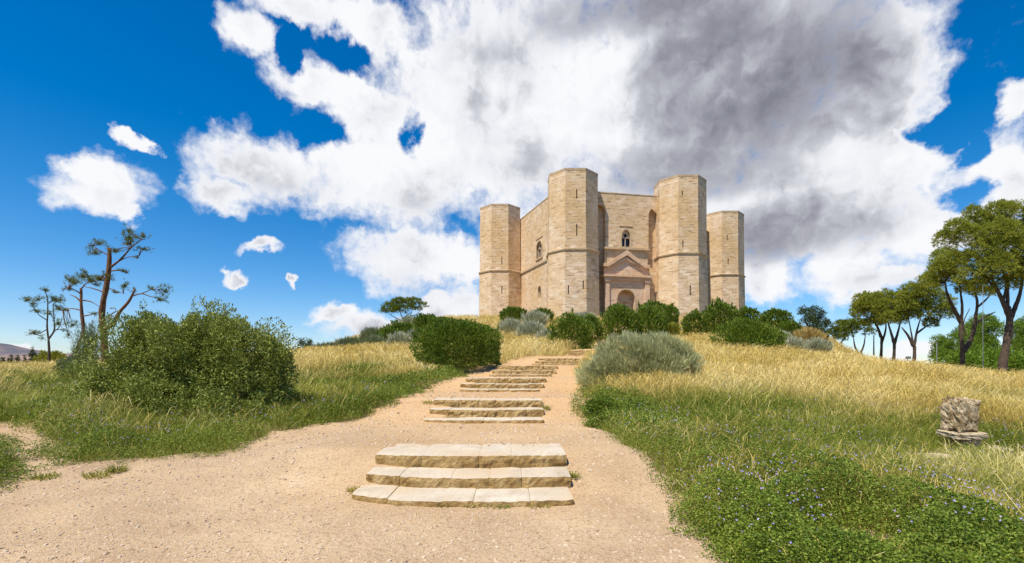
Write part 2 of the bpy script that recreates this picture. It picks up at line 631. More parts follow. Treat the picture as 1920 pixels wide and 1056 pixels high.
def stone_wall(name, pink=0.0, seed=0.0):
    m, t, out = mat(name)
    uvn = t.node('ShaderNodeUVMap')
    uv = uvn.outputs[0]
    wob = t.vmath('SCALE', t.vmath('SUBTRACT', t.noise(uv, 1.3, 3, .5, 1), (.5, .5, .5)), .12)
    uvw = t.vmath('ADD', t.vmath('ADD', uv, wob), (seed, seed * .37, 0))
    br = t.node('ShaderNodeTexBrick')
    br.offset = .45
    br.inputs['Scale'].default_value = 1.0
    br.inputs['Brick Width'].default_value = 1.3
    br.inputs['Row Height'].default_value = .52
    br.inputs['Mortar Size'].default_value = .022
    br.inputs['Mortar Smooth'].default_value = .5
    br.inputs['Bias'].default_value = 0.0
    br.inputs['Color1'].default_value = (0, 0, 0, 1)
    br.inputs['Color2'].default_value = (1, 1, 1, 1)
    br.inputs['Mortar'].default_value = (.5, .5, .5, 1)
    t.l.new(uvw, br.inputs['Vector'])
    per = br.outputs['Color']
    mortar = br.outputs['Fac']
    big = t.noise(t.vmath('ADD', uv, (seed * 3, seed, 0)), .16, 5, .6)
    mid = t.noise(t.vmath('ADD', uv, (seed, seed, 0)), .9, 5, .6)
    fine = t.noise(uv, 6, 5, .65)
    stones = t.ramp(per, [(0, (.63, .445, .27)), (.3, (.70, .515, .335)), (.6, (.745, .565, .385)), (1, (.79, .63, .455))])
    warm = t.mix(t.maprange(big, .40, .66), stones, (.66, .455, .245))
    pale = t.mix(t.maprange(mid, .52, .75, 0, .55), warm, (.78, .67, .54))
    # weathered greyish patches
    old = t.mix(t.maprange(t.noise(t.vmath('ADD', uv, (seed + 9, 4, 0)), .35, 6, .7), .55, .8, 0, .5), pale, (.42, .35, .27))
    # shadow gaps between rough blocks, painted as short dark dashes along the courses
    st = t.node('ShaderNodeMapping')
    st.inputs['Scale'].default_value = (.62, 3.1, 1)
    t.l.new(uvw, st.inputs[0])
    dash = t.maprange(t.noise(st.outputs[0], 1.0, 6, .65), .575, .635)
    col = t.mix(t.math('MULTIPLY', mortar, .16), old, (.36, .26, .16))
    col = t.mix(t.math('MULTIPLY', dash, .55), col, (.26, .16, .08))
    col = t.mix(t.maprange(mid, .5, .3, 0, .5), col, (.47, .32, .18))
    if pink:
        col = t.mix(pink, col, (.66, .42, .31))
    h = t.math('SUBTRACT', t.math('ADD', t.math('MULTIPLY', mid, .6), t.math('MULTIPLY', fine, .35)), t.math('ADD', t.math('MULTIPLY', mortar, .35), t.math('MULTIPLY', dash, .8)))
    h = t.math('ADD', h, t.math('MULTIPLY', per, .05))
    principled(t, out, col, .93, h, .8, .09, .15)
    return m


M['wall'] = stone_wall('limestone_wall', 0, 0)
M['tower'] = stone_wall('limestone_tower', 0, 5.3)
M['portal'] = stone_wall('breccia_portal', .45, 11)
m, t, out = mat('pale_trim')
tcn = t.node('ShaderNodeTexCoord')
nz = t.noise(tcn.outputs['Object'], 1.2, 6, .65)
principled(t, out, t.ramp(nz, [(.3, (.40, .28, .16)), (.6, (.60, .46, .30)), (.8, (.70, .58, .42))]), .9, nz, .4, .05)
M['trim'] = m
m, t, out = mat('pale_marble')
tcn = t.node('ShaderNodeTexCoord')
nz = t.noise(tcn.outputs['Object'], 2, 5, .6)
principled(t, out, t.ramp(nz, [(.3, (.5, .4, .3)), (.7, (.72, .63, .52))]), .7)
M['marble'] = m
m, t, out = mat('dark_glass')
principled(t, out, (.012, .018, .035), .25, spec=.5)
M['glass'] = m
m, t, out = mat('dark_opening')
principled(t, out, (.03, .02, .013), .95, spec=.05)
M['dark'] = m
m, t, out = mat('old_door')
principled(t, out, (.07, .035, .015), .8)
M['door'] = m

# ground under the vegetation
m, t, out = mat('hill_earth')
tcn = t.node('ShaderNodeTexCoord')
o3 = tcn.outputs['Object']
dr = t.node('ShaderNodeAttribute')
dr.attribute_name = 'dry'
far = t.node('ShaderNodeAttribute')
far.attribute_name = 'far'
n1 = t.noise(o3, .9, 6, .65)
n2 = t.noise(o3, 14, 5, .65)
green = t.ramp(n1, [(.3, (.17, .13, .05)), (.7, (.34, .24, .13))])
gold = t.ramp(n1, [(.3, (.20, .14, .04)), (.7, (.36, .26, .09))])
c = t.mix(dr.outputs['Fac'], green, gold)
c = t.mix(t.maprange(n2, .35, .75, 0, .5), c, (.13, .09, .04))
c = t.mix(far.outputs['Fac'], c, t.ramp(t.noise(o3, .02, 5, .6), [(.35, (.07, .09, .03)), (.6, (.22, .19, .08)), (.7, (.10, .12, .04))]))
principled(t, out, c, .95, n2, .6, .05, .1)
M['earth'] = m

m, t, out = mat('dirt_path')
tcn = t.node('ShaderNodeTexCoord')
o3 = tcn.outputs['Object']
n1 = t.noise(o3, .55, 5, .6)
n2 = t.noise(o3, 3.0, 6, .65)
n3 = t.noise(o3, 24, 5, .7)
n4 = t.noise(o3, 80, 3, .7)
red = t.node('ShaderNodeAttribute')
red.attribute_name = 'red'
c = t.ramp(n1, [(.28, (.36, .24, .135)), (.45, (.48, .34, .205)), (.6, (.56, .405, .245)), (.75, (.64, .48, .315))])
c = t.mix(t.math('MULTIPLY', red.outputs['Fac'], t.maprange(n2, .2, .7, .45, 1.0)), c, (.62, .37, .16))
c = t.mix(t.maprange(n2, .5, .75, 0, .4), c, (.36, .25, .15))
c = t.mix(t.maprange(n3, .46, .68, 0, .7), c, (.28, .175, .095))
c = t.mix(t.maprange(n4, .53, .68, 0, .7), c, (.72, .59, .45))
vo = t.node('ShaderNodeTexVoronoi')
vo.inputs['Scale'].default_value = 34
t.l.new(o3, vo.inputs['Vector'])
peb = t.maprange(vo.outputs['Distance'], .12, .42, 1, 0)
c = t.mix(t.math('MULTIPLY', peb, t.maprange(t.noise(o3, 5, 3, .5), .5, .65, 0, .5)), c, vo.outputs['Color'], 'SOFT_LIGHT')
h = t.math('ADD', t.math('MULTIPLY', n3, .8), t.math('ADD', t.math('MULTIPLY', n2, 1.3), t.math('ADD', t.math('MULTIPLY', n4, .35), t.math('MULTIPLY', peb, .3))))
principled(t, out, c, .97, h, .75, .03, .1)
M['path'] = m

m, t, out = mat('distant_hill')
tcn = t.node('ShaderNodeTexCoord')
n1 = t.noise(tcn.outputs['Object'], .0022, 6, .6)
principled(t, out, t.ramp(n1, [(.38, (.10, .10, .12)), (.5, (.20, .15, .14)), (.62, (.33, .22, .18))]), .95)
M['hill'] = m

m, t, out = mat('grass_blade')
a1 = t.node('ShaderNodeAttribute')
a1.attribute_name = 'dry'
a2 = t.node('ShaderNodeAttribute')
a2.attribute_name = 'tint'
gr = t.ramp(a2.outputs['Fac'], [(0, (.07, .105, .008)), (.5, (.19, .24, .018)), (1, (.50, .48, .09))])
yl = t.ramp(a2.outputs['Fac'], [(0, (.46, .33, .06)), (.5, (.74, .56, .17)), (1, (.90, .77, .40))])
c = t.mix(a1.outputs['Fac'], gr, yl)
p = principled(t, out, c, .6, spec=.2)
tr = t.node('ShaderNodeBsdfTranslucent')
t.l.new(c, tr.inputs[0])
mxs = t.node('ShaderNodeMixShader')
mxs.inputs[0].default_value = .22
t.l.new(p.outputs[0], mxs.inputs[1])
t.l.new(tr.outputs[0], mxs.inputs[2])
t.l.new(mxs.outputs[0], out.inputs[0])
M['grass'] = m
M['herb'] = foliage_mat('herb_leaf', [(.028, .065, .006), (.10, .165, .013), (.26, .32, .04)], trans=.16)
m, t, out = mat('flower_petal')
g = t.node('ShaderNodeNewGeometry')
principled(t, out, t.ramp(g.outputs['Random Per Island'], [(0, (.24, .23, .50)), (.5, (.36, .33, .60)), (.75, (.40, .22, .42)), (1, (.55, .48, .64))]), .6)
M['petal'] = m

m, t, out = mat('step_top')
tcn = t.node('ShaderNodeTexCoord')
o3 = tcn.outputs['Object']
n1 = t.noise(o3, 2.2, 6, .65)
n2 = t.noise(o3, 22, 5, .7)
g = t.node('ShaderNodeNewGeometry')
c = t.ramp(n1, [(.3, (.43, .345, .25)), (.5, (.55, .485, .39)), (.7, (.66, .62, .53))])
c = t.mix(t.maprange(n2, .45, .7, 0, .6), c, (.40, .28, .16))
c = t.mix(t.maprange(t.noise(o3, 1.1, 5, .65), .48, .68, 0, .75), c, (.52, .37, .22))
c = t.mix(t.math('MULTIPLY', g.outputs['Random Per Island'], .35), c, (.52, .42, .29))
principled(t, out, c, .9, t.math('ADD', n1, n2), .4, .015, .15)
M['step_top'] = m
m, t, out = mat('step_face')
tcn = t.node('ShaderNodeTexCoord')
o3 = tcn.outputs['Object']
n1 = t.noise(o3, 4.5, 7, .68)
n2 = t.noise(o3, 18, 6, .7)
c = t.ramp(n1, [(.28, (.17, .10, .035)), (.45, (.41, .26, .10)), (.6, (.58, .41, .19)), (.8, (.68, .54, .33))])
c = t.mix(t.maprange(n2, .48, .7, 0, .6), c, (.15, .09, .035))
principled(t, out, c, .95, t.math('ADD', n1, t.math('MULTIPLY', n2, .6)), 1.0, .06, .1)
M['step_face'] = m
m, t, out = mat('lichen_stone')
tcn = t.node('ShaderNodeTexCoord')
o3 = tcn.outputs['Object']
n1 = t.noise(o3, 7, 7, .7)
n2 = t.noise(o3, 28, 5, .7)
c = t.ramp(n1, [(.30, (.08, .055, .028)), (.43, (.26, .18, .09)), (.53, (.52, .40, .25)), (.70, (.74, .63, .46))])
c = t.mix(t.maprange(n2, .55, .7, 0, .5), c, (.10, .08, .05))
principled(t, out, c, .95, t.math('ADD', n1, t.math('MULTIPLY', n2, .4)), .9, .04, .1)
M['lichen'] = m
m, t, out = mat('slab_stone')
tcn = t.node('ShaderNodeTexCoord')
n1 = t.noise(tcn.outputs['Object'], 14, 6, .7)
principled(t, out, t.ramp(n1, [(.3, (.26, .19, .11)), (.55, (.50, .40, .27)), (.75, (.62, .53, .40))]), .95, n1, .8, .03, .1)
M['slab'] = m
m, t, out = mat('pebble')
g = t.node('ShaderNodeNewGeometry')
principled(t, out, t.ramp(g.outputs['Random Per Island'], [(0, (.33, .22, .13)), (.12, (.44, .32, .21)), (.5, (.54, .42, .30)), (1, (.62, .50, .37))]), .95)
M['pebble'] = m
m, t, out = mat('galvanised_metal')
principled(t, out, (.16, .17, .16), .55)
M['metal'] = m
m, t, out = mat('weathered_wood')
principled(t, out, (.20, .13, .08), .85)
M['wood'] = m
m, t, out = mat('pale_rail')
principled(t, out, (.55, .48, .40), .8)
M['rail'] = m

def wx(px, Y):
    return (px - 960) / F * Y


FLIGHTS = [
    ('lowest and widest flight of three pale worn stone steps nearest the viewer', [(645, 1076, 5.8, 0.012), (678, 1071, 6.4, .157), (700, 1063, 7.0, .33)], .055),
    ('second flight of three stone steps up the dirt path, above the widest one', [(792, 1020, 11.0, .414), (803, 1020, 11.6, .595), (811, 1017, 12.2, .787)], .05),
    ('third flight of three stone steps, with rough ochre risers and bare dirt on its right', [(860, 1012, 16.8, .853), (862, 1020, 17.4, 1.02), (872, 1024, 18.0, 1.22)], .06),
    ('fourth flight of three stone steps, beside the green verge below the big round bush', [(917, 1035, 22.5, 1.307), (922, 1043, 23.2, 1.497), (932, 1046, 23.9, 1.714)], .06),
    ('fifth flight of stone steps, just left of the large silvery shrub', [(998, 1083, 29.0, 1.848), (1003, 1092, 29.7, 2.04), (1010, 1096, 30.4, 2.218)], .06),
    ('topmost flight of stone steps, partly hidden below the round bush at the path bend', [(1060, 1108, 36.0, 2.56), (1064, 1110, 36.7, 2.78), (1068, 1112, 37.4, 2.99)], .06)]
STEP_BOX = []
for label, steps, rough in FLIGHTS:
    for (q0, q1, Y_, zt) in steps:
        STEP_BOX.append((wx(q0, Y_) - .03, wx(q1, Y_) + .03, Y_ - .12, Y_ + .66))

# ---------------------------------------------------------------- path outline
LEFT = [(-300, 990), (0, 925), (60, 900), (110, 882), (200, 872), (300, 868), (400, 860), (470, 842), (520, 818), (580, 803), (640, 792), (692, 786), (735, 765), (775, 742), (800, 724), (845, 712), (862, 706), (905, 690), (925, 684), (975, 676), (1000, 668)]
RIGHT = [(1110, 662), (1100, 672), (1092, 684), (1085, 700), (1092, 725), (1105, 755), (1110, 780), (1098, 800), (1140, 825), (1188, 842), (1200, 880), (1235, 908), (1265, 942), (1272, 985), (1320, 1030), (1345, 1060), (1420, 1130)]
poly = [hit(*q) for q in LEFT] + [(4.6, 36.0), (5.2, 38.5), (9, 50), (14, 66), (18, 76), (22, 76), (17, 64), (11.5, 48), (7.4, 38.5)] + [hit(*q) for q in RIGHT] + [(2.0, 2.5), (2.0, -3), (-9, -3), (-9, 2.5)]
side = [hit(*q) for q in [(-40, 800), (10, 795), (50, 812), (75, 850), (105, 880), (60, 905), (20, 905), (45, 860), (20, 830), (-40, 822)]]
bare = [hit(*q) for q in [(1590, 1056), (1580, 1035), (1620, 1012), (1665, 1016), (1660, 1045), (1640, 1062)]]
fore = [hit(*q) for q in [(1235, 640), (1250, 630), (1290, 630), (1285, 640)]]
track = [hit(*q) for q in [(1880, 722), (1900, 712), (1990, 712), (1990, 730)]]
POLYS = [np.array(q) for q in (poly, side, bare, fore, track)]


def sd_poly(p, X, Y):
    """signed distance, negative inside"""
    d = np.full(X.shape, 1e9)
    ins = np.zeros(X.shape, bool)
    n = len(p)
    for i in range(n):
        a, b = p[i], p[(i + 1) % n]
        e = b - a
        t_ = np.clip(((X - a[0]) * e[0] + (Y - a[1]) * e[1]) / (e @ e + 1e-12), 0, 1)
        d = np.minimum(d, np.hypot(X - a[0] - e[0] * t_, Y - a[1] - e[1] * t_))
        c = ((a[1] > Y) != (b[1] > Y))
        with np.errstate(divide='ignore', invalid='ignore'):
            xi = a[0] + (Y - a[1]) * e[0] / (e[1] if e[1] != 0 else 1e-9)
        ins ^= c & (X < xi)
    return np.where(ins, -d, d)


def path_sd(X, Y):
    d = np.full(X.shape, 1e9)
    for p in POLYS:
        lo, hi = p.min(0) - 3, p.max(0) + 3
        k = (X > lo[0]) & (X < hi[0]) & (Y > lo[1]) & (Y < hi[1])
        if k.any():
            d[k] = np.minimum(d[k], sd_poly(p, X[k], Y[k]))
    nz_ = (fbm(X * 1.25, Y * 1.25, 7, 4) - .5) * 1.5 + (fbm(X * 5.0, Y * 5.0, 17, 2) - .5) * .5
    return d + nz_ * np.clip(Y / 11, .5, 1.0) * np.where(np.abs(d) < 2, 1, 0)


def dryness(X, Y):
    nz_ = (fbm(X * .28, Y * .28, 21, 3) - .5) * 2
    u = X / np.maximum(Y, 1)
    right = sm(7.5, 17.5, Y + nz_ * 7)
    left = sm(15, 24, Y + nz_ * 9)
    farl = sm(-.35, -.6, u) * .25
    k = sm(-.05, .1, u)
    d = right * k + left * (1 - k) - farl * (Y < 40)
    strip = np.clip(1 - np.abs(path_edge(X, Y) - .35) / .6, 0, 1)
    d = d - strip * .5 * (Y < 24) * (u < .2)
    d = d - np.clip(1 - np.abs(path_edge(X, Y) - .4) / 1.5, 0, 1) * .7 * (X > 0) * (1 - sm(12, 15, Y))
    d = d - np.clip(1 - np.abs(path_edge(X, Y)) / 3.2, 0, 1) * .9 * sm(15, 18, Y) * (1 - sm(25, 29, Y)) * (X < 2)
    return np.clip(d, 0, 1)


def path_edge(X, Y):
    d = np.full(X.shape, 9.0)
    p = POLYS[0]
    k = (Y < 32) & (X > -14) & (X < 8)
    if k.any():
        d[k] = sd_poly(p, X[k], Y[k])
    return d


# ---------------------------------------------------------------- ground sheets
def grid_mesh(name, xs, ys, zf, mats, kind='structure', attrf=None, keep=None):
    X, Y = np.meshgrid(xs, ys)
    Zz = zf(X, Y)
    nx, ny = len(xs), len(ys)
    V = np.stack([X.ravel(), Y.ravel(), Zz.ravel()], 1)
    i = np.arange(ny - 1)[:, None] * nx
    j = np.arange(nx - 1)[None, :]
    q = np.stack([i + j, i + j + 1, i + nx + j + 1, i + nx + j], -1).reshape(-1, 4)
    if keep is not None:
        kp = keep(X, Y).ravel()
        q = q[kp[q].any(1)]
        used = np.unique(q)
        rm = np.full(len(V), -1)
        rm[used] = np.arange(len(used))
        q = rm[q]
        V = V[used]
    at = {k: f(V[:, 0], V[:, 1]) for k, f in (attrf or {}).items()}
    me = npmesh(name, V, [q], True, at)
    o = link(name, me, mats)
    return tag(o, kind=kind)


def spread(a, b, n, p):
    """knots from 0 growing outwards"""
    t_ = np.linspace(0, 1, n)
    return a + (b - a) * t_ ** p


xs = np.concatenate([-spread(45, 6000, 40, 4)[::-1], np.linspace(-45, -12, 60)[1:-1], np.linspace(-12, 14, 200), np.linspace(14, 60, 80)[1:-1], spread(60, 6000, 40, 4)])
ys = np.concatenate([-spread(6, 6000, 24, 4)[::-1], np.linspace(-6, 3, 20)[1:-1], np.linspace(3, 40, 300), np.linspace(40, 130, 130)[1:], spread(130, 9000, 50, 4)[1:]])
grid_mesh('ground', xs, ys, lambda X, Y: Z(X, Y), M['earth'], attrf={'dry': dryness, 'far': lambda x, y: sm(120, 200, np.hypot(x, y - 40))})


def step_pit(X, Y):
    k = np.zeros(np.shape(X))
    for a_, b_, c_, d_ in STEP_BOX:
        k = np.maximum(k, ((X > a_ + .5) & (X < b_ - .08) & (Y > c_ + .32) & (Y < d_)) * 1.0)
    return k


def zpath(X, Y):
    s = path_sd(X, Y)
    return Z(X, Y) + .022 - .16 * sm(.22, .46, s) - .10 * step_pit(X, Y) + .010 * (fbm(X * 5, Y * 5, 3) - .5) + .03 * (fbm(X * 1.1, Y * 1.1, 4) - .5) * (np.abs(X + .6) > 2)


red_f = lambda x, y: sm(8.5, 13, y) * .8 + .35 * (1 - sm(1.0, 3.0, np.abs(x + .6))) * sm(4.5, 6.5, y) * (1 - sm(8.5, 13, y))
grid_mesh('dirt_path', np.linspace(-12.5, 9.5, 300), np.concatenate([np.linspace(-3, 3, 16)[:-1], np.linspace(3, 14, 240), np.linspace(14, 42, 260)[1:]]), zpath, M['path'], attrf={'red': red_f}, keep=lambda X, Y: path_sd(X, Y) < .6)
grid_mesh('footpath', np.linspace(5, 32, 110), np.linspace(42, 80, 140), zpath, M['path'], attrf={'red': red_f}, keep=lambda X, Y: path_sd(X, Y) < .6)
grid_mesh('side_path', np.linspace(14, 30, 60), np.linspace(14, 30, 60), zpath, M['path'], attrf={'red': lambda x, y: x * 0}, keep=lambda X, Y: path_sd(X, Y) < .6)

# distant ridge on the left horizon
rx = np.linspace(-11000, -2600, 90)
ry = np.linspace(5200, 8200, 24)


def ridge(X, Y):
    u = X / 6500.0
    top = np.interp(u, [-1.7, -1.25, -1.07, -1.0, -.95, -.88, -.8, -.6, -.4], [160, 330, 325, 255, 215, 170, 120, 60, -20])
    prof = np.exp(-((Y - 6500) / 900) ** 2)
    return -60 + (top + 60) * prof + (fbm(X * .002, Y * .002, 5, 4) - .5) * 60 * prof


grid_mesh('hills', rx, ry, ridge, M['hill'])

# ---------------------------------------------------------------- castle
ZB = 8.6            # foundations, below the ground
ZS = 21.25          # string course
ZW = 32.3           # wall top
ZT = 34.66          # tower top
castle = thing('castle', 'pale limestone octagonal castle with massive towers crowning the hill', 'castle', (20, 95, 10.2))
CO = (20, 95, 10.2)


def arch_loop(cx, z0, zs, za, hw, n=7):
    """pointed arch opening: sill z0, spring zs, apex za"""
    l = [(cx - hw, z0), (cx + hw, z0), (cx + hw, zs)]
    for k in range(1, n):
        a = k / n
        l.append((cx + hw * math.cos(a * math.pi / 2) ** .8, zs + (za - zs) * math.sin(a * math.pi / 2) ** 1.15))
    l.append((cx, za))
    for k in range(n - 1, 0, -1):
        a = k / n
        l.append((cx - hw * math.cos(a * math.pi / 2) ** .8, zs + (za - zs) * math.sin(a * math.pi / 2) ** 1.15))
    l.append((cx - hw, zs))
    return l


def octa(cx, cy, ap, z):
    r = ap / math.cos(math.pi / 8)
    return [(cx + r * math.cos(math.pi / 8 + k * math.pi / 4), cy + r * math.sin(math.pi / 8 + k * math.pi / 4), z) for k in range(8)]


def tower(cx, cy, slits):
    mb = MB()
    prof = [(4.42, ZB), (4.36, 13), (4.25, ZS), (4.20, ZS + .01), (4.15, 28), (4.12, ZT - .35)]
    per0 = 0
    for (a0, za), (a1, zb) in zip(prof[:-1], prof[1:]):
        A, B = octa(cx, cy, a0, za), octa(cx, cy, a1, zb)
        for k in range(8):
            j = (k + 1) % 8
            u0, u1 = k * 3.45, (k + 1) * 3.45
            mb.face([A[k], A[j], B[j], B[k]], [(u0, za), (u1, za), (u1, zb), (u0, zb)])
    mb.face(octa(cx, cy, 4.12, ZT - .35))
    tw = mb.obj('tower', M['tower'], castle, CO)
    # string course
    mb = MB()
    pr = [(4.24, ZS - .32), (4.42, ZS - .16), (4.46, ZS + .06), (4.16, ZS + .22)]
    for (a0, za), (a1, zb) in zip(pr[:-1], pr[1:]):
        A, B = octa(cx, cy, a0, za), octa(cx, cy, a1, zb)
        for k in range(8):
            j = (k + 1) % 8
            mb.face([A[k], A[j], B[j], B[k]])
    mb.obj('string_course', M['trim'], tw, CO)
    mb = MB()
    A, B, C_, E_ = octa(cx, cy, 4.15, ZT - .36), octa(cx, cy, 4.17, ZT), octa(cx, cy, 3.4, ZT), octa(cx, cy, 4.0, ZT - .36)
    for k in range(8):
        j = (k + 1) % 8
        mb.face([A[k], A[j], B[j], B[k]])
        mb.face([B[k], B[j], C_[j], C_[k]])
        mb.face([A[j], A[k], E_[k], E_[j]])
    mb.face(C_)
    mb.obj('coping', M['trim'], tw, CO)
    for (du, zc, h) in slits:
        ap = np.interp(zc, [q[1] for q in prof], [q[0] for q in prof])
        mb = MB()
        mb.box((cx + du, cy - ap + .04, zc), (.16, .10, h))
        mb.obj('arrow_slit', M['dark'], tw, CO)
    return tw


T2 = (10.5, 83.5)
T3 = (30.1, 86.2)
TL = (-2.45, 100.8)
TR = (45.8, 105.0)
tower(*T2, [(.2, 30.4, 1.6), (.2, 24.4, 2.0), (-1.2, 14.5, 1.5), (1.25, 15.3, 1.4)])
tower(*T3, [(.3, 14.8, 1.8), (-.9, 22.8, 1.2), (-1.0, 31.5, .8)])
tower(*TL, [(.4, 23.2, 1.6), (.4, 17.3, 1.5)])
tower(*TR, [(-.6, 29, 1.2), (-.4, 24, 1.2)])

# front wall: a frame along the wall line
f0, f1 = np.array([14.5, 83.9]), np.array([26.2, 86.05])
ud = (f1 - f0) / np.linalg.norm(f1 - f0)
UD = np.array([ud[0], ud[1], 0])
ND = np.array([ud[1], -ud[0], 0])
LEN = float(np.linalg.norm(f1 - f0))
FR = ((f0[0], f0[1], 0), UD, ND)


def upx(px, off=0.0):
    """position along the front wall for a photo column, at a plane `off` metres in front"""
    a = f0 + ND[:2] * off
    uu = (px - 960) / F
    return float((uu * a[1] - a[0]) / (ud[0] - uu * ud[1]))


def yfront(u, off=0):
    return f0[1] + ud[1] * u + ND[1] * off


def zpy(py, y):
    return EYE + (690 - py) / F * y


ZN = zpy(386, 84.3)
sl0, sl1 = upx(1135), upx(1216)
zn_low = zpy(500, 85.5)
win_u = upx(1173.5)
wy = yfront(win_u)
mb = MB()
# outline with the two tall corner recesses taken out; arched heads
rec_l = [(sl0, ZB), (sl0, ZN - .8), (sl0 - .35, ZN - .15), (sl0 - .8, ZN + .1), (-.2, ZN + .1)]
rec_r = [(LEN + .2, zn_low - .6), (sl1, zn_low), (sl1, ZN - 1.0), (sl1 + .35, ZN - .25), (sl1 + .65, ZN), (sl1 + 1.0, ZN - .35), (LEN - .1, ZN - .9), (LEN + .2, ZN - .9)]
# (only the outer part counts; the recess shows the wall set back behind it)
_dc = upx(1174, .75)
_dw = (upx(1190.5, .75) - upx(1157, .75)) / 2 + .05
_da = arch_loop(_dc, ZB, zpy(562, 84.1), zpy(542.5, 84.1) + .05, _dw)[2:]
outl = [(sl0, ZB), (_da[-1][0], ZB)] + _da[::-1] + [(_da[0][0], ZB), (LEN + .2, ZB)] + rec_r + [(LEN + .2, ZW), (-.2, ZW), (-.2, ZN + .1), (sl0 - .8, ZN + .1), (sl0 - .35, ZN - .15), (sl0, ZN - .8)]
win = arch_loop(win_u, zpy(463.5, wy), zpy(446, wy), zpy(430.5, wy), .95)
mb.extrude(outl, [win], FR, .95, reveal=.7)
fw = mb.obj('curtain_wall', M['wall'], castle, CO)
mb = MB()
mb.extrude([(-1.5, ZB), (LEN + 1.5, ZB), (LEN + 1.5, ZW - .1), (-1.5, ZW - .1)], [], ((f0[0] - ND[0] * 1.0, f0[1] - ND[1] * 1.0, 0), UD, ND), 1.0)
mb.obj('recess_wall', M['wall'], castle, CO)
mb = MB()
mb.extrude([(-.1, ZW - .02), (LEN + .1, ZW - .02), (LEN + .1, ZW + .16), (-.1, ZW + .16)], [], ((f0[0] + ND[0] * .06, f0[1] + ND[1] * .06, 0), UD, ND), 1.6)
mb.obj('wall_coping', M['trim'], castle, CO)


def ring(outer, inner, fr, depth):
    """moulding between two loops of equal length"""
    mb = MB()
    o, u_, n_ = [np.array(q, float) for q in fr]
    Wp = lambda a, b, d: o + u_ * a + np.array([0, 0, b]) - n_ * d
    n = len(outer)
    for i in range(n):
        j = (i + 1) % n
        a, b, c, d = outer[i], outer[j], inner[j], inner[i]
        mb.face([Wp(*a, 0), Wp(*b, 0), Wp(*c, 0), Wp(*d, 0)])
        mb.face([Wp(*a, depth), Wp(*b, depth), Wp(*b, 0), Wp(*a, 0)])
        mb.face([Wp(*d, 0), Wp(*c, 0), Wp(*c, depth), Wp(*d, depth)])
    return mb


def disc_loop(cx, cz, r, n=14):
    return [(cx + r * math.cos(2 * math.pi * k / n), cz + r * math.sin(2 * math.pi * k / n)) for k in range(n)]


def offset_frame(fr, d):
    o, u_, n_ = [np.array(q, float) for q in fr]
    return (o + n_ * d, u_, n_)


def bifora(fr, cx, z0, zs, za, hw, wallparent):
    """gothic twin-light window: moulding, pierced head, mullion, panes"""
    ou = arch_loop(cx, z0 - .0, zs, za + .34, hw + .26)
    inn = arch_loop(cx, z0 + .03, zs, za, hw)
    wd = ring(ou, inn, offset_frame(fr, .12), .32).obj('window', M['trim'], wallparent, CO)
    # label moulding
    mb = MB()
    mb.extrude([(cx - hw - .45, za + .62), (cx + hw + .45, za + .62), (cx + hw + .45, za + .74), (cx - hw - .45, za + .74)], [], offset_frame(fr, .1), .2)
    mb.obj('lintel', M['trim'], wd, CO)
    # pierced head
    zh = zs - .02 * (za - zs)
    lanc = []
    full = arch_loop(cx, zh, zs, za - .02, hw - .02)
    hd = MB()
    hd.extrude(full, [disc_loop(cx, zs + .33 * (za - zs), hw * .40)[::-1]], offset_frame(fr, -.28), .22)
    hd.obj('tracery', M['trim'], wd, CO)
    mb = MB()
    mb.extrude([(cx - .06, z0), (cx + .06, z0), (cx + .06, zh), (cx - .06, zh)], [], offset_frame(fr, -.27), .14)
    mb.obj('mullion', M['marble'], wd, CO)
    mb = MB()
    mb.extrude(arch_loop(cx, z0 - .05, zs, za + .05, hw + .04), [], offset_frame(fr, -.6), .06)
    mb.obj('pane', M['glass'], wd, CO)
    mb = MB()
    mb.extrude([(cx - hw - .3, z0 - .2), (cx + hw + .3, z0 - .2), (cx + hw + .3, z0 + .02), (cx - hw - .3, z0 + .02)], [], offset_frame(fr, .2), .5)
    mb.obj('sill', M['trim'], wd, CO)
    return wd


bifora(FR, win_u, zpy(463.5, wy), zpy(446, wy), zpy(431.5, wy), .80, castle)

# left side wall between the left tower and the near tower
a0, a1 = np.array([1.5, 100.2]), np.array([6.9, 85.4])
ud2 = (a1 - a0) / np.linalg.norm(a1 - a0)
L2 = float(np.linalg.norm(a1 - a0))
FR2 = ((a0[0], a0[1], 0), np.array([ud2[0], ud2[1], 0]), np.array([ud2[1], -ud2[0], 0]))


def u2px(px):
    uu = (px - 960) / F
    return float((uu * a0[1] - a0[0]) / (ud2[0] - uu * ud2[1]))


uw = u2px(1011.5)
yw = a0[1] + ud2[1] * uw
ul = u2px(1011)
mb = MB()
hole1 = arch_loop(uw, zpy(484, yw), zpy(465, yw), zpy(453, yw), 1.25)
hole2 = arch_loop(ul, zpy(559, yw), zpy(544, yw), zpy(536, yw), .75)
mb.extrude([(-.2, ZB), (L2 + .3, ZB), (L2 + .3, ZW), (-.2, ZW)], [hole1, hole2], FR2, 1.7, reveal=.9)
mb.obj('curtain_wall', M['wall'], castle, CO)
bifora(FR2, uw, zpy(484, yw), zpy(465, yw), zpy(453, yw), 1.25, castle)
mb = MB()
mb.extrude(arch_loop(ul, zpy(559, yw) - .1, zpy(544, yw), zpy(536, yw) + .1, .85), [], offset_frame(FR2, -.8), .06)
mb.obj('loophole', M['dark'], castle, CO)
mb = MB()
mb.extrude([(-.1, ZS - .3), (L2 + .1, ZS - .3), (L2 + .1, ZS + .12), (-.1, ZS + .12)], [], offset_frame(FR2, .2), .35)
mb.obj('string_course', M['trim'], castle, CO)
mb = MB()
mb.extrude([(-.1, ZW - .02), (L2 + .1, ZW - .02), (L2 + .1, ZW + .16), (-.1, ZW + .16)], [], offset_frame(FR2, .06), 1.6)
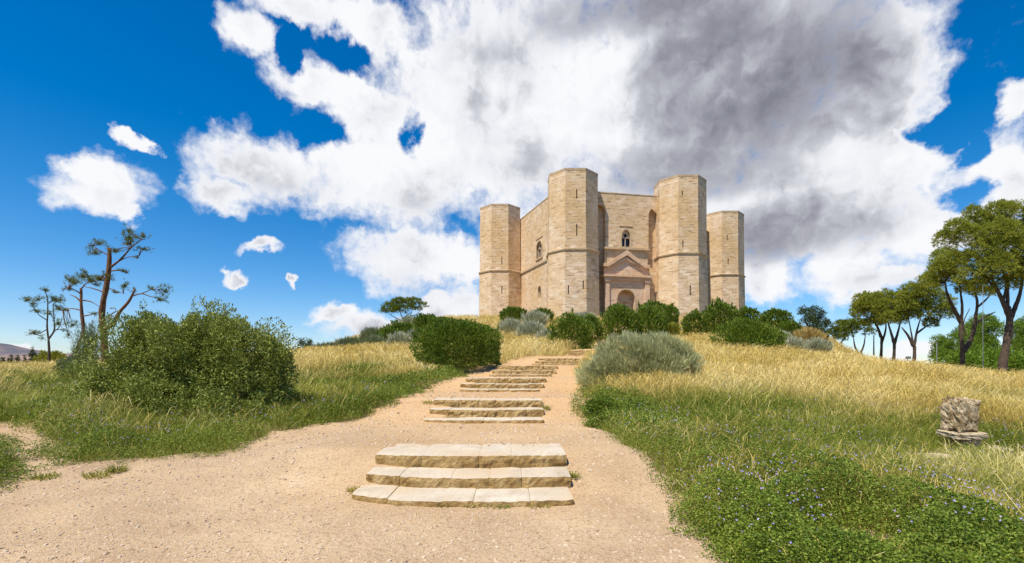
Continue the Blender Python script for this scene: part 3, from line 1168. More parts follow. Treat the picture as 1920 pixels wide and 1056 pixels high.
mb.obj('wall_coping', M['trim'], castle, CO)

# the remaining sides, closed round the courtyard
back = [(31.0, 91.0), (41.6, 106.5), (46.5, 121), (34, 134), (16, 134), (-1, 120), (-3.4, 103)]
mb = MB()
for p, q in zip(back[:-1], back[1:]):
    p, q = np.array(p, float), np.array(q, float)
    e = (q - p) / np.linalg.norm(q - p)
    mb.extrude([(0, ZB), (float(np.linalg.norm(q - p)), ZB), (float(np.linalg.norm(q - p)), ZW), (0, ZW)], [], ((p[0], p[1], 0), np.array([e[0], e[1], 0]), np.array([e[1], -e[0], 0])), 1.5)
mb.obj('curtain_wall', M['wall'], castle, CO)
mb = MB()
mb.face([(8, 88, ZW - 1.6), (32, 90, ZW - 1.6), (44, 105, ZW - 1.6), (45, 121, ZW - 1.6), (34, 132, ZW - 1.6), (16, 132, ZW - 1.6), (0, 120, ZW - 1.6), (1.5, 104, ZW - 1.6)])
mb.obj('roof', M['trim'], castle, CO)

# portal
OFF = .75
PF = offset_frame(FR, OFF)
ya = 84.3


def up(px):
    return upx(px, OFF)


zp = lambda py: zpy(py, ya - .2)
mb = MB()
arch_c = up(1174)
door = arch_loop(arch_c, ZB, zp(562), zp(542.5), (up(1190.5) - up(1157)) / 2)
top_l, top_r = up(1134), up(1217)
loop = [(top_l, ZB)] + [(arch_c - (up(1190.5) - up(1157)) / 2, ZB)]
a = door[2:]          # from right spring up over to left spring
loop = [(top_l, ZB), (a[-1][0], ZB)] + a[::-1] + [(a[0][0], ZB), (top_r, ZB), (top_r, zp(519)), (top_l, zp(519))]
mb.extrude(loop, [], PF, .74)
portal = mb.obj('portal', M['portal'], castle, CO)
for q0, q1 in ((1134, 1142), (1209, 1217)):
    mb = MB()       # outer pilaster with its capital
    mb.extrude([(up(q0) - .05, ZB), (up(q1), ZB), (up(q1), zp(523)), (up(q0) - .05, zp(523))], [], offset_frame(PF, .28), .3)
    mb.extrude([(up(q0) - .2, zp(529)), (up(q1) + .12, zp(529)), (up(q1) + .12, zp(523.2)), (up(q0) - .2, zp(523.2))], [], offset_frame(PF, .42), .42)
    mb.obj('pilaster', M['portal'], portal, CO)
mb = MB()
for d, p0, p1, ex in ((.62, 523, 520.2, .25), (.85, 520.2, 516.5, .5), (.5, 526.5, 523, .1)):
    mb.extrude([(top_l - ex, zp(p0)), (top_r + ex, zp(p0)), (top_r + ex, zp(p1) - .003), (top_l - ex, zp(p1) - .003)], [], offset_frame(PF, d - .2), OFF + d - .4)
mb.obj('cornice', M['portal'], portal, CO)
mb = MB()       # attic behind the pediment
mb.extrude([(top_l + .1, zp(516.4)), (top_r - .1, zp(516.4)), (top_r - .1, zp(468)), (top_l + .1, zp(468))], [], offset_frame(FR, .38), .37)
mb.obj('attic', M['trim'], portal, CO)
mb = MB()
mb.extrude([(top_l - .1, zp(468)), (top_r + .1, zp(468)), (top_r + .1, zp(464.6)), (top_l - .1, zp(464.6))], [], offset_frame(FR, .85), .84)
mb.obj('attic_cornice', M['trim'], portal, CO)
cx = arch_c
ez, az_ = zp(499), zp(470.5)
hwp = (top_r - top_l) / 2 + .15
th = .62
mb = MB()       # raking cornices with short horizontal returns
rake = [(cx - hwp, ez - .25), (cx - hwp + .9, ez - .25), (cx, az_ - th - .2), (cx + hwp - .9, ez - .25), (cx + hwp, ez - .25), (cx + hwp, ez + .3), (cx + hwp - .75, ez + .3), (cx, az_ + .1), (cx - hwp + .75, ez + .3), (cx - hwp, ez + .3)]
mb.extrude(rake, [], offset_frame(PF, .42), OFF + .5)
mb.extrude([(cx - hwp + .95, ez - .15), (cx, az_ - th - .45), (cx + hwp - .95, ez - .15), (cx + hwp - 1.35, ez - .28), (cx, az_ - th - .95), (cx - hwp + 1.35, ez - .28)], [], offset_frame(PF, .2), .5)
mb.obj('pediment', M['portal'], portal, CO)
mb = MB()
mb.extrude([(cx - hwp + .2, zp(516.4)), (cx + hwp - .2, zp(516.4)), (cx + hwp - .2, ez - .24), (cx, az_ - th), (cx - hwp + .2, ez - .24)], [], offset_frame(PF, -.12), OFF - .3)
mb.obj('tympanum', M['portal'], portal, CO)
mb = MB()
mb.extrude([(cx - 1.05, zp(516.3)), (cx + 1.05, zp(516.3)), (cx, zp(505))], [], offset_frame(PF, .05), .3)
mb.obj('gablet', M['trim'], portal, CO)
ahw = (up(1190.5) - up(1157)) / 2
mb = ring(arch_loop(cx, ZB, zp(562), zp(541), ahw + .22), arch_loop(cx, ZB + .02, zp(562), zp(543.5), ahw - .02), offset_frame(PF, .1), .3)
mb.obj('archivolt', M['trim'], portal, CO)
mb = MB()       # recessed wall inside the arch with a square doorway
dh = ahw * .55
mb.extrude([(cx - ahw - .1, ZB), (cx - dh, ZB), (cx - dh, zp(572)), (cx + dh, zp(572)), (cx + dh, ZB), (cx + ahw + .1, ZB), (cx + ahw + .1, zp(542)), (cx - ahw - .1, zp(542))], [], offset_frame(PF, -1.3), .25)
mb.extrude([(cx - ahw, zp(565)), (cx + ahw, zp(565)), (cx + ahw, zp(561.5)), (cx - ahw, zp(561.5))], [], offset_frame(PF, -1.12), .17)
mb.obj('door_surround', M['portal'], portal, CO)
mb = MB()
mb.extrude([(cx - dh - .1, ZB), (cx + dh + .1, ZB), (cx + dh + .1, zp(571)), (cx - dh - .1, zp(571))], [], offset_frame(PF, -1.6), .08)
mb.obj('door', M['door'], portal, CO)

# ---------------------------------------------------------------- stone steps
rs = random.Random(5)


def make_step(x0, x1, y, ztop, depth, hgt, seed, rough, bow=0.0, sweep=0.0):
    """one tread made of a row of rough-faced blocks; faces: top pale, front rock-faced"""
    rg = np.random.default_rng(seed)
    n = max(3, int(round((x1 - x0) / rg.uniform(.5, .66))))
    cuts = np.linspace(x0, x1, n + 1)
    cuts[1:-1] += rg.uniform(-.13, .13, n - 1)
    Vs, Fs, Mi = [], [], []
    b = 0
    for i in range(n):
        a, c = cuts[i] + .0015, cuts[i + 1] - .0015
        nx = max(4, int((c - a) / .05))
        nz_ = 5
        nd = 4
        dzb, dyb = rg.uniform(-.008, .008), rg.uniform(-.015, .015)
        xs_ = np.linspace(a, c, nx + 1)
        # profile: bottom front -> top front -> top back -> bottom back
        prof = [(0, -hgt + hgt * k / nz_) for k in range(nz_ + 1)] + [(depth * k / nd, 0) for k in range(1, nd + 1)] + [(depth, -hgt)]
        m_ = len(prof)
        for x in xs_:
            e = min(x - a, c - x)
            for k, (py_, pz_) in enumerate(prof):
                lft = max(0.0, ((x0 + x1) / 2 - x) / ((x1 - x0) / 2))
                yy = y + dyb + py_ + sweep * lft ** 2.2 * (1 if py_ < depth * .6 else .3) - bow * (1 - ((x - (x0 + x1) / 2) / ((x1 - x0) / 2)) ** 2)
                zz = ztop + dzb + pz_
                xx = x
                if k <= nz_:
                    r_ = (vn(np.array([x * 9]), np.array([pz_ * 14 + seed * 3.1]), seed)[0] - .5) * 2
                    r2 = (vn(np.array([x * 24]), np.array([pz_ * 34 + seed]), seed + 3)[0] - .5) * 2
                    yy -= rough * (r_ * .7 + r2 * .4) * (0.3 if k == nz_ else 1)
                    if e < .012:
                        yy += .02
                    if k == nz_:
                        zz -= .006 + .013 * abs(r2)
                        yy += .008
                elif k < m_ - 1:
                    zz += .014 * (vn(np.array([x * 5]), np.array([yy * 5]), seed + 8)[0] - .5)
                    if e < .012:
                        zz -= .004
                Vs.append((xx, yy, zz))
        for i2 in range(nx):
            for k in range(m_ - 1):
                p_, q_ = b + i2 * m_ + k, b + (i2 + 1) * m_ + k
                Fs.append((p_, q_, q_ + 1, p_ + 1))
                Mi.append(1 if k < nz_ else 0)
        ends = []
        for base, flip in ((b, True), (b + nx * m_, False)):
            ring_ = list(range(base, base + m_))
            ends.append(ring_ if flip else ring_[::-1])
        for r_ in ends:
            Fs.append(tuple(r_[::-1]))
            Mi.append(1)
        b += (nx + 1) * m_
    me = bpy.data.meshes.new('step')
    return Vs, Fs, Mi


sd_ = 1
for label, steps, rough in FLIGHTS:
    p0 = steps[0]
    base = ((wx(p0[0], p0[2]) + wx(p0[1], p0[2])) / 2, p0[2], p0[3] - .15)
    fl = thing('stone_steps', label, 'steps', base, 'flights of stone steps up the path')
    for k, (q0, q1, Y, zt) in enumerate(steps):
        sd_ += 1
        dep = .72 if k < 2 else (1.02 if Y < 20 else .8)
        V, Fc, Mi = make_step(wx(q0, Y), wx(q1, Y), Y, zt, dep, .30, sd_, rough * (.9 if k else .6) * (.55 if Y < 10 else .7), bow=.06 if Y < 10 else .03, sweep={5.8: .26, 6.4: .18, 7.0: .08}.get(Y, .12))
        me = bpy.data.meshes.new('step')
        me.from_pydata([tuple(np.array(v) - np.array(base)) for v in V], [], Fc)
        me.polygons.foreach_set('material_index', np.array(Mi, np.int32))
        me.update()
        link('step', me, [M['step_top'], M['step_face']], fl)


# ---------------------------------------------------------------- rocks and the boundary stone
def rock_mesh(name, size, seed, sub=14, rough=.12, boxy=5.0, freq=3.0):
    """superellipsoid block with broken surface"""
    n = sub
    V, Fc = [], []
    ths = np.linspace(-math.pi / 2, math.pi / 2, n)
    phs = np.linspace(0, 2 * math.pi, 2 * n, endpoint=False)
    sg = lambda c, e: np.sign(c) * np.abs(c) ** e
    e = 2 / boxy
    for t_ in ths:
        for p_ in phs:
            d = np.array([sg(math.cos(t_), e) * sg(math.cos(p_), e), sg(math.cos(t_), e) * sg(math.sin(p_), e), sg(math.sin(t_), e)])
            k = 1 + rough * (2 * fbm(np.array([d[0] * freq + d[2] * 1.7]), np.array([d[1] * freq - d[2] * 2.3]), seed, 3)[0] - 1)
            V.append(d * np.array(size) / 2 * k)
    m2 = 2 * n
    for i in range(n - 1):
        for j in range(m2):
            Fc.append((i * m2 + j, i * m2 + (j + 1) % m2, (i + 1) * m2 + (j + 1) % m2, (i + 1) * m2 + j))
    return npmesh(name, np.array(V), [np.array(Fc)], False)


def rough_block(name, size, seed, n=22, rough=.1, freq=5.0, edge=.06):
    """hewn block: gridded box faces pushed in and out by noise, edges worn"""
    t_ = np.linspace(-1, 1, n)
    A, B = np.meshgrid(t_, t_)
    A, B = A.ravel(), B.ravel()
    one = np.ones_like(A)
    sides = [(A, B, one), (B, A, -one), (one, A, B), (-one, B, A), (B, one, A), (A, -one, B)]
    V, Fc = [], []
    i = np.arange(n - 1)[:, None] * n
    j = np.arange(n - 1)[None, :]
    q = np.stack([i + j, i + j + 1, i + n + j + 1, i + n + j], -1).reshape(-1, 4)
    for k, (x, y, z) in enumerate(sides):
        P_ = np.stack([x, y, z], 1)
        m_ = np.sort(np.abs(P_), 1)
        e = sm(.75, 1.0, m_[:, 1])
        f1 = fbm(x * freq * .5 + z * 2.1, y * freq * .5 - z * 1.7, seed, 3)
        f2 = fbm(x * freq * 1.6 + z * freq, y * freq * 1.6 - z * freq * .8, seed + 5, 2)
        d = 1 + rough * ((f1 - .5) * 2 + (f2 - .5) * 1.1) - edge * e
        V.append(P_ * d[:, None] * np.array(size) / 2)
        Fc.append(q + k * n * n)
    return npmesh(name, np.concatenate(V), [np.concatenate(Fc)], False)


sx, sy = 9.33, 10.0
szg = z1(sx, sy)
post = thing('boundary_stone', 'square weathered block of stone on a wide slab in the right meadow', 'stone block', (sx, sy, szg))
o = link('stone_block', rough_block('stone_block', (.45, .45, .70), 3, 34, .13, 5.5, .10), M['lichen'], post, (0, 0, .76))
o.rotation_euler = (R(2), .03, R(5))
o = link('slab', rough_block('slab', (.62, .62, .13), 8, 22, .07, 5, .16), M['slab'], post, (.02, -.02, .37))
o.rotation_euler = (R(3), R(-2), R(2))
o = link('footing', rough_block('footing', (.38, .38, .52), 12, 14, .1, 4), M['lichen'], post, (.08, 0, .12))
FLATS = []
for (px, py, sz, lab) in ((1738, 864, (.95, .42, .14), 'flat pale stone lying in the grass left of the stone block'), (1862, 852, (.6, .4, .2), 'low pale stone in the grass right of the stone block')):
    x, y = hit(px, py)
    o = link('flat_stone', rock_mesh('flat_stone', sz, int(px), 12, .2, 4, 2.5), M['pebble'], None, (x, y, z1(x, y) + .06))
    tag(o, lab, 'stone')
    FLATS.append((x, y))


# ---------------------------------------------------------------- vegetation builders
def lobe_points(lobes, n, rg, shell=.14, zmin=-.45, bump=.16, bf=2.4, dome=False):
    """points near the surface of a set of ellipsoids (cx,cy,cz,rx,ry,rz) and their outward directions"""
    lobes = np.array(lobes, float)
    area = (lobes[:, 3] * lobes[:, 4] + lobes[:, 3] * lobes[:, 5] + lobes[:, 4] * lobes[:, 5])
    k = rg.choice(len(lobes), n, p=area / area.sum())
    d = rg.normal(size=(n, 3))
    d = unit(d)
    d[:, 2] = np.where(d[:, 2] < zmin, -d[:, 2], d[:, 2])
    if dome:
        lo = d[:, 2] < 0
        hxy = np.hypot(d[:, 0], d[:, 1]) + 1e-6
        f_ = np.where(lo, np.minimum(1.0, .96) / hxy, 1.0)
        d = np.stack([d[:, 0] * f_, d[:, 1] * f_, d[:, 2]], 1)
    R_ = 1 + bump * (2 * fbm(d[:, 0] * bf + d[:, 2] * 3.1 + k * 7.3, d[:, 1] * bf - d[:, 2] * 2.7, 17, 2) - 1) * 1.6
    t_ = np.clip(1 - rg.exponential(shell, n), .12, 1.06)
    P_ = lobes[k, :3] + lobes[k, 3:] * d * (R_ * t_)[:, None]
    return P_, d


def shrub(name, label, cat, lobes, n, L, W, mat_, seed, up_=.5, outw=.6, rnd=.8, group=None, shoots=0, shell=.14, bump=.16, twigs=6, cf=1.6, cl0=.20, needle=False):
    rg = np.random.default_rng(seed)
    lobes = np.array(lobes, float)
    bx, by = float(lobes[:, 0].mean()), float(lobes[:, 1].mean())
    bz = z1(bx, by)
    org = np.array([bx, by, bz])
    root = thing(name, label, cat, tuple(org), group)
    P_, d = lobe_points(lobes, n, rg, shell, zmin=-.95, bump=bump, dome=True)
    ck = fbm(P_[:, 0] * cf + P_[:, 2] * cf * .8, P_[:, 1] * cf - P_[:, 2] * cf * .9, seed, 2)
    kp = (ck > rg.uniform(cl0, cl0 + .16, n))
    P_, d = P_[kp], d[kp]
    n = len(P_)
    Dr = unit(d * outw + np.array([0, 0, up_]) + rg.normal(size=(n, 3)) * rnd * .55)
    Ls = L * rg.uniform(.55, 1.3, n)
    Ws = W * rg.uniform(.7, 1.3, n)
    if shoots:
        # upright leafy shoots breaking the outline
        sp, sd2 = lobe_points(lobes, shoots, rg, .02, zmin=.1, bump=bump)
        ex, ed = [], []
        for i in range(shoots):
            h = rg.uniform(.25, 1.0) ** 1.5 * shoots_h(lobes)
            m_ = int(10 + h * 30)
            tt = rg.random(m_)
            ax = unit((sd2[i] * .35 + np.array([0, 0, 1]) + rg.normal(size=3) * .12)[None])[0]
            ex.append(sp[i] + ax * (tt * h)[:, None] + rg.normal(size=(m_, 3)) * .03 * (1.3 - tt)[:, None])
            ed.append(unit(ax + rg.normal(size=(m_, 3)) * .6))
        ex, ed = np.concatenate(ex), np.concatenate(ed)
        P_ = np.concatenate([P_, ex])
        Dr = np.concatenate([Dr, ed])
        Ls = np.concatenate([Ls, L * rg.uniform(.6, 1.2, len(ex))])
        Ws = np.concatenate([Ws, W * rg.uniform(.7, 1.1, len(ex))])
    gz = Z(P_[:, 0], P_[:, 1])
    P_[:, 2] = np.maximum(P_[:, 2], gz + .02)
    V, q = (needle_tris if needle else leaf_quads)(P_, Dr, Ls, Ws, rg)
    link('foliage', npmesh('foliage', V - org, [q]), mat_, root)
    tb = []
    for i in range(twigs):
        k = lobes[rg.integers(len(lobes))]
        tip = k[:3] + k[3:] * unit(rg.normal(size=(1, 3)))[0] * .6
        st = np.array([bx, by, bz - .05]) + rg.normal(size=3) * [.12, .12, 0]
        midp = (st + tip) / 2 + rg.normal(size=3) * .08 * k[3]
        tb.append((smooth_path([st, midp, tip]), [.035 * k[5], .012 * k[5]]))
    tubes_obj('branches', tb, M['twig'], root, org, 5)
    return root


def shoots_h(lobes):
    return .30 * float(np.max(lobes[:, 5]))


def px_lobe(px, py, rx, ry, Y, depth=1.0):
    c = pt(px, py, Y)
    s = Y / F
    return (c[0], c[1], c[2], rx * s, rx * s * depth, ry * s)


def round_shrub(px, py, rx, ry, Y, label, mat_, seed, group, name='round_shrub', cat='shrub', style=0, q=1.0, extra=(), depth=.9):
    """one shrub; photo pixels give its place and size at distance Y"""
    lobes = [px_lobe(px, py, rx, ry, Y, depth)]
    rg = np.random.default_rng(seed)
    # secondary bulges
    for _ in range(3):
        a = rg.uniform(0, 2 * math.pi)
        c = lobes[0]
        lobes.append((c[0] + math.cos(a) * c[3] * .26, c[1] + math.sin(a) * c[4] * .26, c[2] + c[5] * rg.uniform(-.2, .06), c[3] * .72, c[4] * .72, c[5] * .9))
    for e in extra:
        lobes.append(px_lobe(e[0], e[1], e[2], e[3], Y + (e[4] if len(e) > 4 else 0), depth))
    s = Y / F
    area = sum((l[3] * l[5] + l[3] * l[4]) for l in lobes)
    lf = max(.06, .0048 * Y)
    n = int(min(70000, q * 7.5 * area / (lf * lf * .42)))
    if style == 0:      # dense evergreen
        return shrub(name, label, cat, lobes, n, lf * 1.15, lf * .42, mat_, seed, .75, .55, .75, group, shell=.09, bump=.09 if rx > 70 else .13, shoots=30)
    if style == 1:      # silvery, fine upright twigs
        return shrub(name, label, cat, lobes, int(n * 1.5), lf * 2.1, lf * .22, mat_, seed, 1.0, .7, .55, group, shell=.12, bump=.2, needle=False)
    return shrub(name, label, cat, lobes, n, lf * 1.1, lf * .5, mat_, seed, .4, .5, 1.0, group, shell=.2, bump=.28, shoots=40)


GD = 'dark evergreen shrubs on the castle hill'
GS = 'silvery grey shrubs on the castle hill'
k_ = 100
EVERGREEN = [
    # px, py, rx, ry, Y, label
    (857, 645, 84, 44, 25.0, 'largest dome of dark green shrub, left of the stone steps'),
    (1072, 630, 41, 40, 41.0, 'round dark shrub overhanging the top end of the steps'),
    (1108, 620, 22, 28, 44.0, 'small leafy shrub tucked behind the right of the round one above the steps'),
    (1164, 614, 35, 38, 48.0, 'rounded dark green shrub in front of the portal, left one of the pair'),
    (1159, 591, 22, 18, 58.0, 'top of a dark shrub peeping up against the portal arch'),
    (1214, 616, 35, 42, 48.0, 'rounded dark green shrub right of the portal, above the silvery bush'),
    (1228, 588, 30, 20, 60.0, 'dark shrub touching the base of the right front tower'),
    (1256, 596, 15, 24, 56.0, 'narrow dark shrub just left of the wooden railing'),
    (1305, 608, 24, 22, 58.0, 'low dark shrub just right of the wooden railing'),
    (1350, 598, 30, 30, 60.0, 'tall pointed green shrub before the gap between the right towers'),
    (1400, 598, 24, 20, 62.0, 'dark shrub at the foot of the far right tower'),
    (1396, 636, 56, 36, 38.0, 'broad mound of dark green shrub in the golden grass right of the castle'),
    (1440, 640, 30, 28, 40.0, 'smaller dark mound leaning on the right of the broad one'),
    (1455, 603, 28, 22, 58.0, 'dark shrub on the slope right of the castle, below open sky'),
    (1480, 622, 20, 20, 54.0, 'dark shrub just above the silvery cushions on the right slope'),
    (962, 593, 23, 15, 76.0, 'small round dark shrub at the foot of the left tower'),
    (1017, 594, 20, 13, 76.0, 'small round dark shrub under the side wall loophole'),
    (752, 627, 34, 20, 52.0, 'spreading dark shrub on the left slope below the lone pine'),
    (728, 634, 24, 17, 50.0, 'dark shrub at the lower end of the left slope thicket'),
    (800, 606, 23, 15, 60.0, 'bright green shrub on the crest above the largest dome'),
    (835, 612, 30, 14, 58.0, 'dark shrub top showing behind the largest dome'),
]
for (px, py, rx_, ry_, Y, lab) in EVERGREEN:
    k_ += 1
    ex = [(1345, 574, 10, 13)] if lab.startswith('tall pointed') else []
    round_shrub(px, py, rx_, ry_, Y, lab, M['dark_leaf'], k_, GD, extra=ex)
SILVER = [
    (957, 619, 22, 16, 60.0, 'silvery shrub below the left tower, beside the golden grass'),
    (1003, 602, 22, 13, 66.0, 'silvery dome under the castle side wall'),
    (996, 628, 26, 19, 52.0, 'wide grey shrub in the middle of the cluster below the castle'),
    (1024, 640, 17, 17, 46.0, 'grey shrub touching the left of the round dark one above the steps'),
    (1093, 603, 22, 12, 66.0, 'pale grey shrub at the foot of the left front tower'),
    (1488, 653, 24, 15, 46.0, 'silvery cushion right of the broad dark mound'),
    (1532, 654, 23, 14, 47.0, 'rightmost silvery cushion on the golden slope'),
    (1468, 643, 14, 17, 48.0, 'pale upright tuft behind the silvery cushions'),
    (770, 610, 20, 12, 62.0, 'pale shrub on the crest beside the lone pine trunk'),
    (748, 643, 18, 15, 42.0, 'grey shrub just left of the largest dark dome'),
    (774, 639, 14, 14, 44.0, 'small grey shrub wedged against the largest dark dome'),
]
for (px, py, rx_, ry_, Y, lab) in SILVER:
    k_ += 1
    round_shrub(px, py, rx_, ry_, Y, lab, M['silver_leaf'], k_, GS, name='silvery_shrub', style=1)
for (px, py, rx_, ry_, Y, lab) in [(698, 634, 20, 15, 56.0, 'olive grey bush at the upper end of the left slope line'), (664, 648, 30, 9, 58.0, 'low grey bush trailing down the left skyline'), (702, 645, 15, 11, 48.0, 'small olive bush half sunk in the golden grass'), (622, 656, 30, 7, 60.0, 'lowest grey bush on the left skyline near the distant trees')]:
    k_ += 1
    round_shrub(px, py, rx_, ry_, Y, lab, M['greygreen_leaf'], k_, 'olive grey bushes on the left skyline', name='grey_bush', style=1)
round_shrub(1262, 621, 12, 13, 50.0, 'small yellowish green bush beside the wooden railing', M['lime_leaf'], 190, None, name='bush', style=0)
round_shrub(96, 678, 24, 17, 40.0, 'lime green round bush behind the smallest left pine', M['lime_leaf'], 191, None, name='bush', style=0)
round_shrub(1515, 640, 26, 20, 52.0, 'mound of tall golden grass on the right slope', M['straw_leaf'], 192, None, name='grass_mound', cat='grass mound', style=1)

# the big silvery bush beside the path
YS = 16.4
s1 = [px_lobe(1205, 690, 82, 48, YS, .8), px_lobe(1130, 705, 42, 36, YS - .3, .9), px_lobe(1270, 700, 40, 40, YS, .9), px_lobe(1180, 668, 56, 36, YS, .8), px_lobe(1235, 672, 50, 36, YS, .8)]
shrub('silvery_bush', 'big feathery silver grey bush on the right of the path', 'bush', s1, 70000, .20, .015, M['sage_leaf'], 201, 1.0, .75, .5, None, shell=.16, bump=.26, twigs=16, cf=2.4, cl0=.32, shoots=120)

# the big wild bush on the left
YB = 12.2
s2 = [px_lobe(265, 700, 82, 92, YB + .3, .9), px_lobe(355, 690, 100, 100, YB, .8), px_lobe(445, 705, 88, 100, YB, .8), px_lobe(498, 722, 44, 84, YB - .2, .9), px_lobe(315, 760, 95, 52, YB - .5, .8), px_lobe(430, 770, 100, 46, YB - .6, .8), px_lobe(218, 722, 46, 70, YB, .9), px_lobe(395, 650, 60, 55, YB + .2, .8), px_lobe(285, 645, 56, 50, YB + .4, .8)]
shrub('wild_bush', 'huge dense wild olive bush on the left of the path', 'bush', s2, 170000, .085, .032, M['wild_leaf'], 202, .45, .5, 1.0, None, shoots=150, shell=.16, bump=.3, twigs=24, cf=2.3, cl0=.30)
for i_, (lab_, lb_) in enumerate([('dark leafy green bush at the left foot of the big silvery bush', [px_lobe(1135, 768, 34, 20, 11.6, 1), px_lobe(1175, 775, 40, 18, 11.4, 1)]), ('leafy green bush with the path curving round it, in front of the silvery bush', [px_lobe(1140, 800, 34, 20, 10.4, 1), px_lobe(1190, 812, 46, 20, 10.0, 1)])]):
    shrub('leafy_bush', lab_, 'bush', lb_, 26000, .05, .028, M['herb'], 210 + i_, .5, .5, 1.0, 'leafy bushes beside the path bend', shell=.25, bump=.35, twigs=6, cf=4, cl0=.25)
# pale tall sprig on its right shoulder, feathery bush on its left
shrub('feathery_bush', 'thin feathery bush between the leaning pine and the big bush', 'bush', [px_lobe(160, 660, 18, 44, 20, 1), px_lobe(172, 640, 12, 36, 20, 1), px_lobe(148, 690, 24, 30, 20, 1)], 9000, .16, .012, M['greygreen_leaf'], 203, 1.1, .5, .5, None, shell=.35, bump=.3, twigs=10)
shrub('low_bush', 'low dark green bush in the grass under the leaning pine', 'bush', [px_lobe(160, 715, 34, 30, 19, 1), px_lobe(128, 690, 20, 16, 22, 1)], 9000, .10, .035, M['wild_leaf'], 204, .5, .5, .9, None, shell=.2, bump=.3, twigs=8)


# ---------------------------------------------------------------- trees
def pine(name, label, cat, Y, trunk, limbs, lobes, mat_, bark, seed, tr_w, group=None, dens=1.0, needle=1.0, depth=.9, shell=.16, spread_y=.5, broad=False, fat=1.15, nw=.17):
    """trunk and limbs: lists of photo pixels (px,py[,dy]); lobes: (px,py,rx,ry) in photo pixels; all at distance Y"""
    rg = np.random.default_rng(seed)
    s = Y / F
    wide = 1 / math.hypot(1, .8 * (trunk[0][0] - 960) / F)     # round things look broader towards the frame's edge
    bx = pt(trunk[0][0], trunk[0][1], Y)[0]
    bz = z1(bx, Y)
    org = np.array([bx, Y, bz])
    root = thing(name, label, cat, tuple(org), group)
    P3 = lambda q: np.array(pt(q[0], q[1], Y + (q[2] if len(q) > 2 else 0)))
    tp = [P3(q) for q in trunk]
    if tp[0][2] > bz - .1:
        tp[0] = np.array([tp[0][0], Y, bz - .15])
    else:
        tp = [np.array([tp[0][0], Y, bz - .15])] + [q for q in tp if q[2] > bz + .2]
    w0 = tr_w * s / 2 * .72 * wide
    tubes_obj('trunk', [(smooth_path(tp, 4), [w0 * 1.25, w0, w0 * .85, w0 * .62])], bark, root, org, 9)
    lt = []
    for lb in limbs:
        pts_ = [P3(q) for q in lb[1:]]
        lt.append((smooth_path(pts_, 4), [lb[0] * s / 2 * .8 * wide, lb[0] * s / 2 * .55 * wide, lb[0] * s / 2 * .25 * wide]))
    LB = []
    for (px, py, rx_, ry_) in lobes:
        rx_, ry_ = rx_ * fat * wide, ry_ * fat
        oy = rg.uniform(-1, 1) * spread_y * rx_ * s * 2
        c = pt(px, py, Y)
        LB.append((c[0], c[1] + oy, c[2], rx_ * s, rx_ * s * depth, ry_ * s))
    # twigs from the limbs' ends into the lobes
    ends = [q for path, _ in lt for q in (path[-1], path[len(path) * 2 // 3])] or [tp[-1]]
    for l in LB:
        c = np.array(l[:3])
        e = min(ends, key=lambda q: np.linalg.norm(q - c))
        for _ in range(3):
            tip = c + np.array(l[3:]) * rg.normal(size=3) * .4
            lt.append((smooth_path([e, (e + tip) / 2 + rg.normal(size=3) * .12 * np.linalg.norm(tip - e) * .5, tip], 3), [min(.035, .012 + w0 * .07), .008]))
    tubes_obj('limbs', lt, bark, root, org, 6)
    area = sum(l[3] * l[5] * 2 + l[3] * l[4] for l in LB)
    nl = max(.15, .0044 * Y) * needle
    n = int(min(26000, dens * 5.0 * area / (nl * nl)))
    C_, d = lobe_points(LB, n, rg, shell, zmin=-.55, bump=.25, bf=3.2)
    if broad:
        m_ = 6
        Pb = np.repeat(C_, m_, 0) + rg.normal(size=(n * m_, 3)) * nl * .35
        Dr = unit(np.repeat(d, m_, 0) * .5 + rg.normal(size=(n * m_, 3)) * .8 + np.array([0, 0, .2]))
        V, q = leaf_quads(Pb, Dr, nl * .62 * rg.uniform(.6, 1.2, n * m_), nl * .36 * rg.uniform(.7, 1.2, n * m_), rg)
    else:
        m_ = 9
        Pb = np.repeat(C_, m_, 0) + rg.normal(size=(n * m_, 3)) * nl * .10
        Dr = unit(np.repeat(d, m_, 0) * .6 + np.array([0, 0, .45]) + rg.normal(size=(n * m_, 3)) * .6)
        V, q = needle_tris(Pb, Dr, nl * rg.uniform(.7, 1.25, n * m_), nl * nw * rg.uniform(.7, 1.3, n * m_), rg)
    link('crown', npmesh('crown', V - org, [q]), mat_, root)
    return root


def zl(pts, sx, ox, oy):
    """tuples noted in an enlarged crop back to photo pixels"""
    return [(p[0] / sx + ox, p[1] / sx + oy) + tuple(v / sx for v in p[2:]) for p in pts]


c3 = lambda pts: zl(pts, 2.64, 0, 400)


def limb(wd, pts, f):
    return [wd] + f(pts)


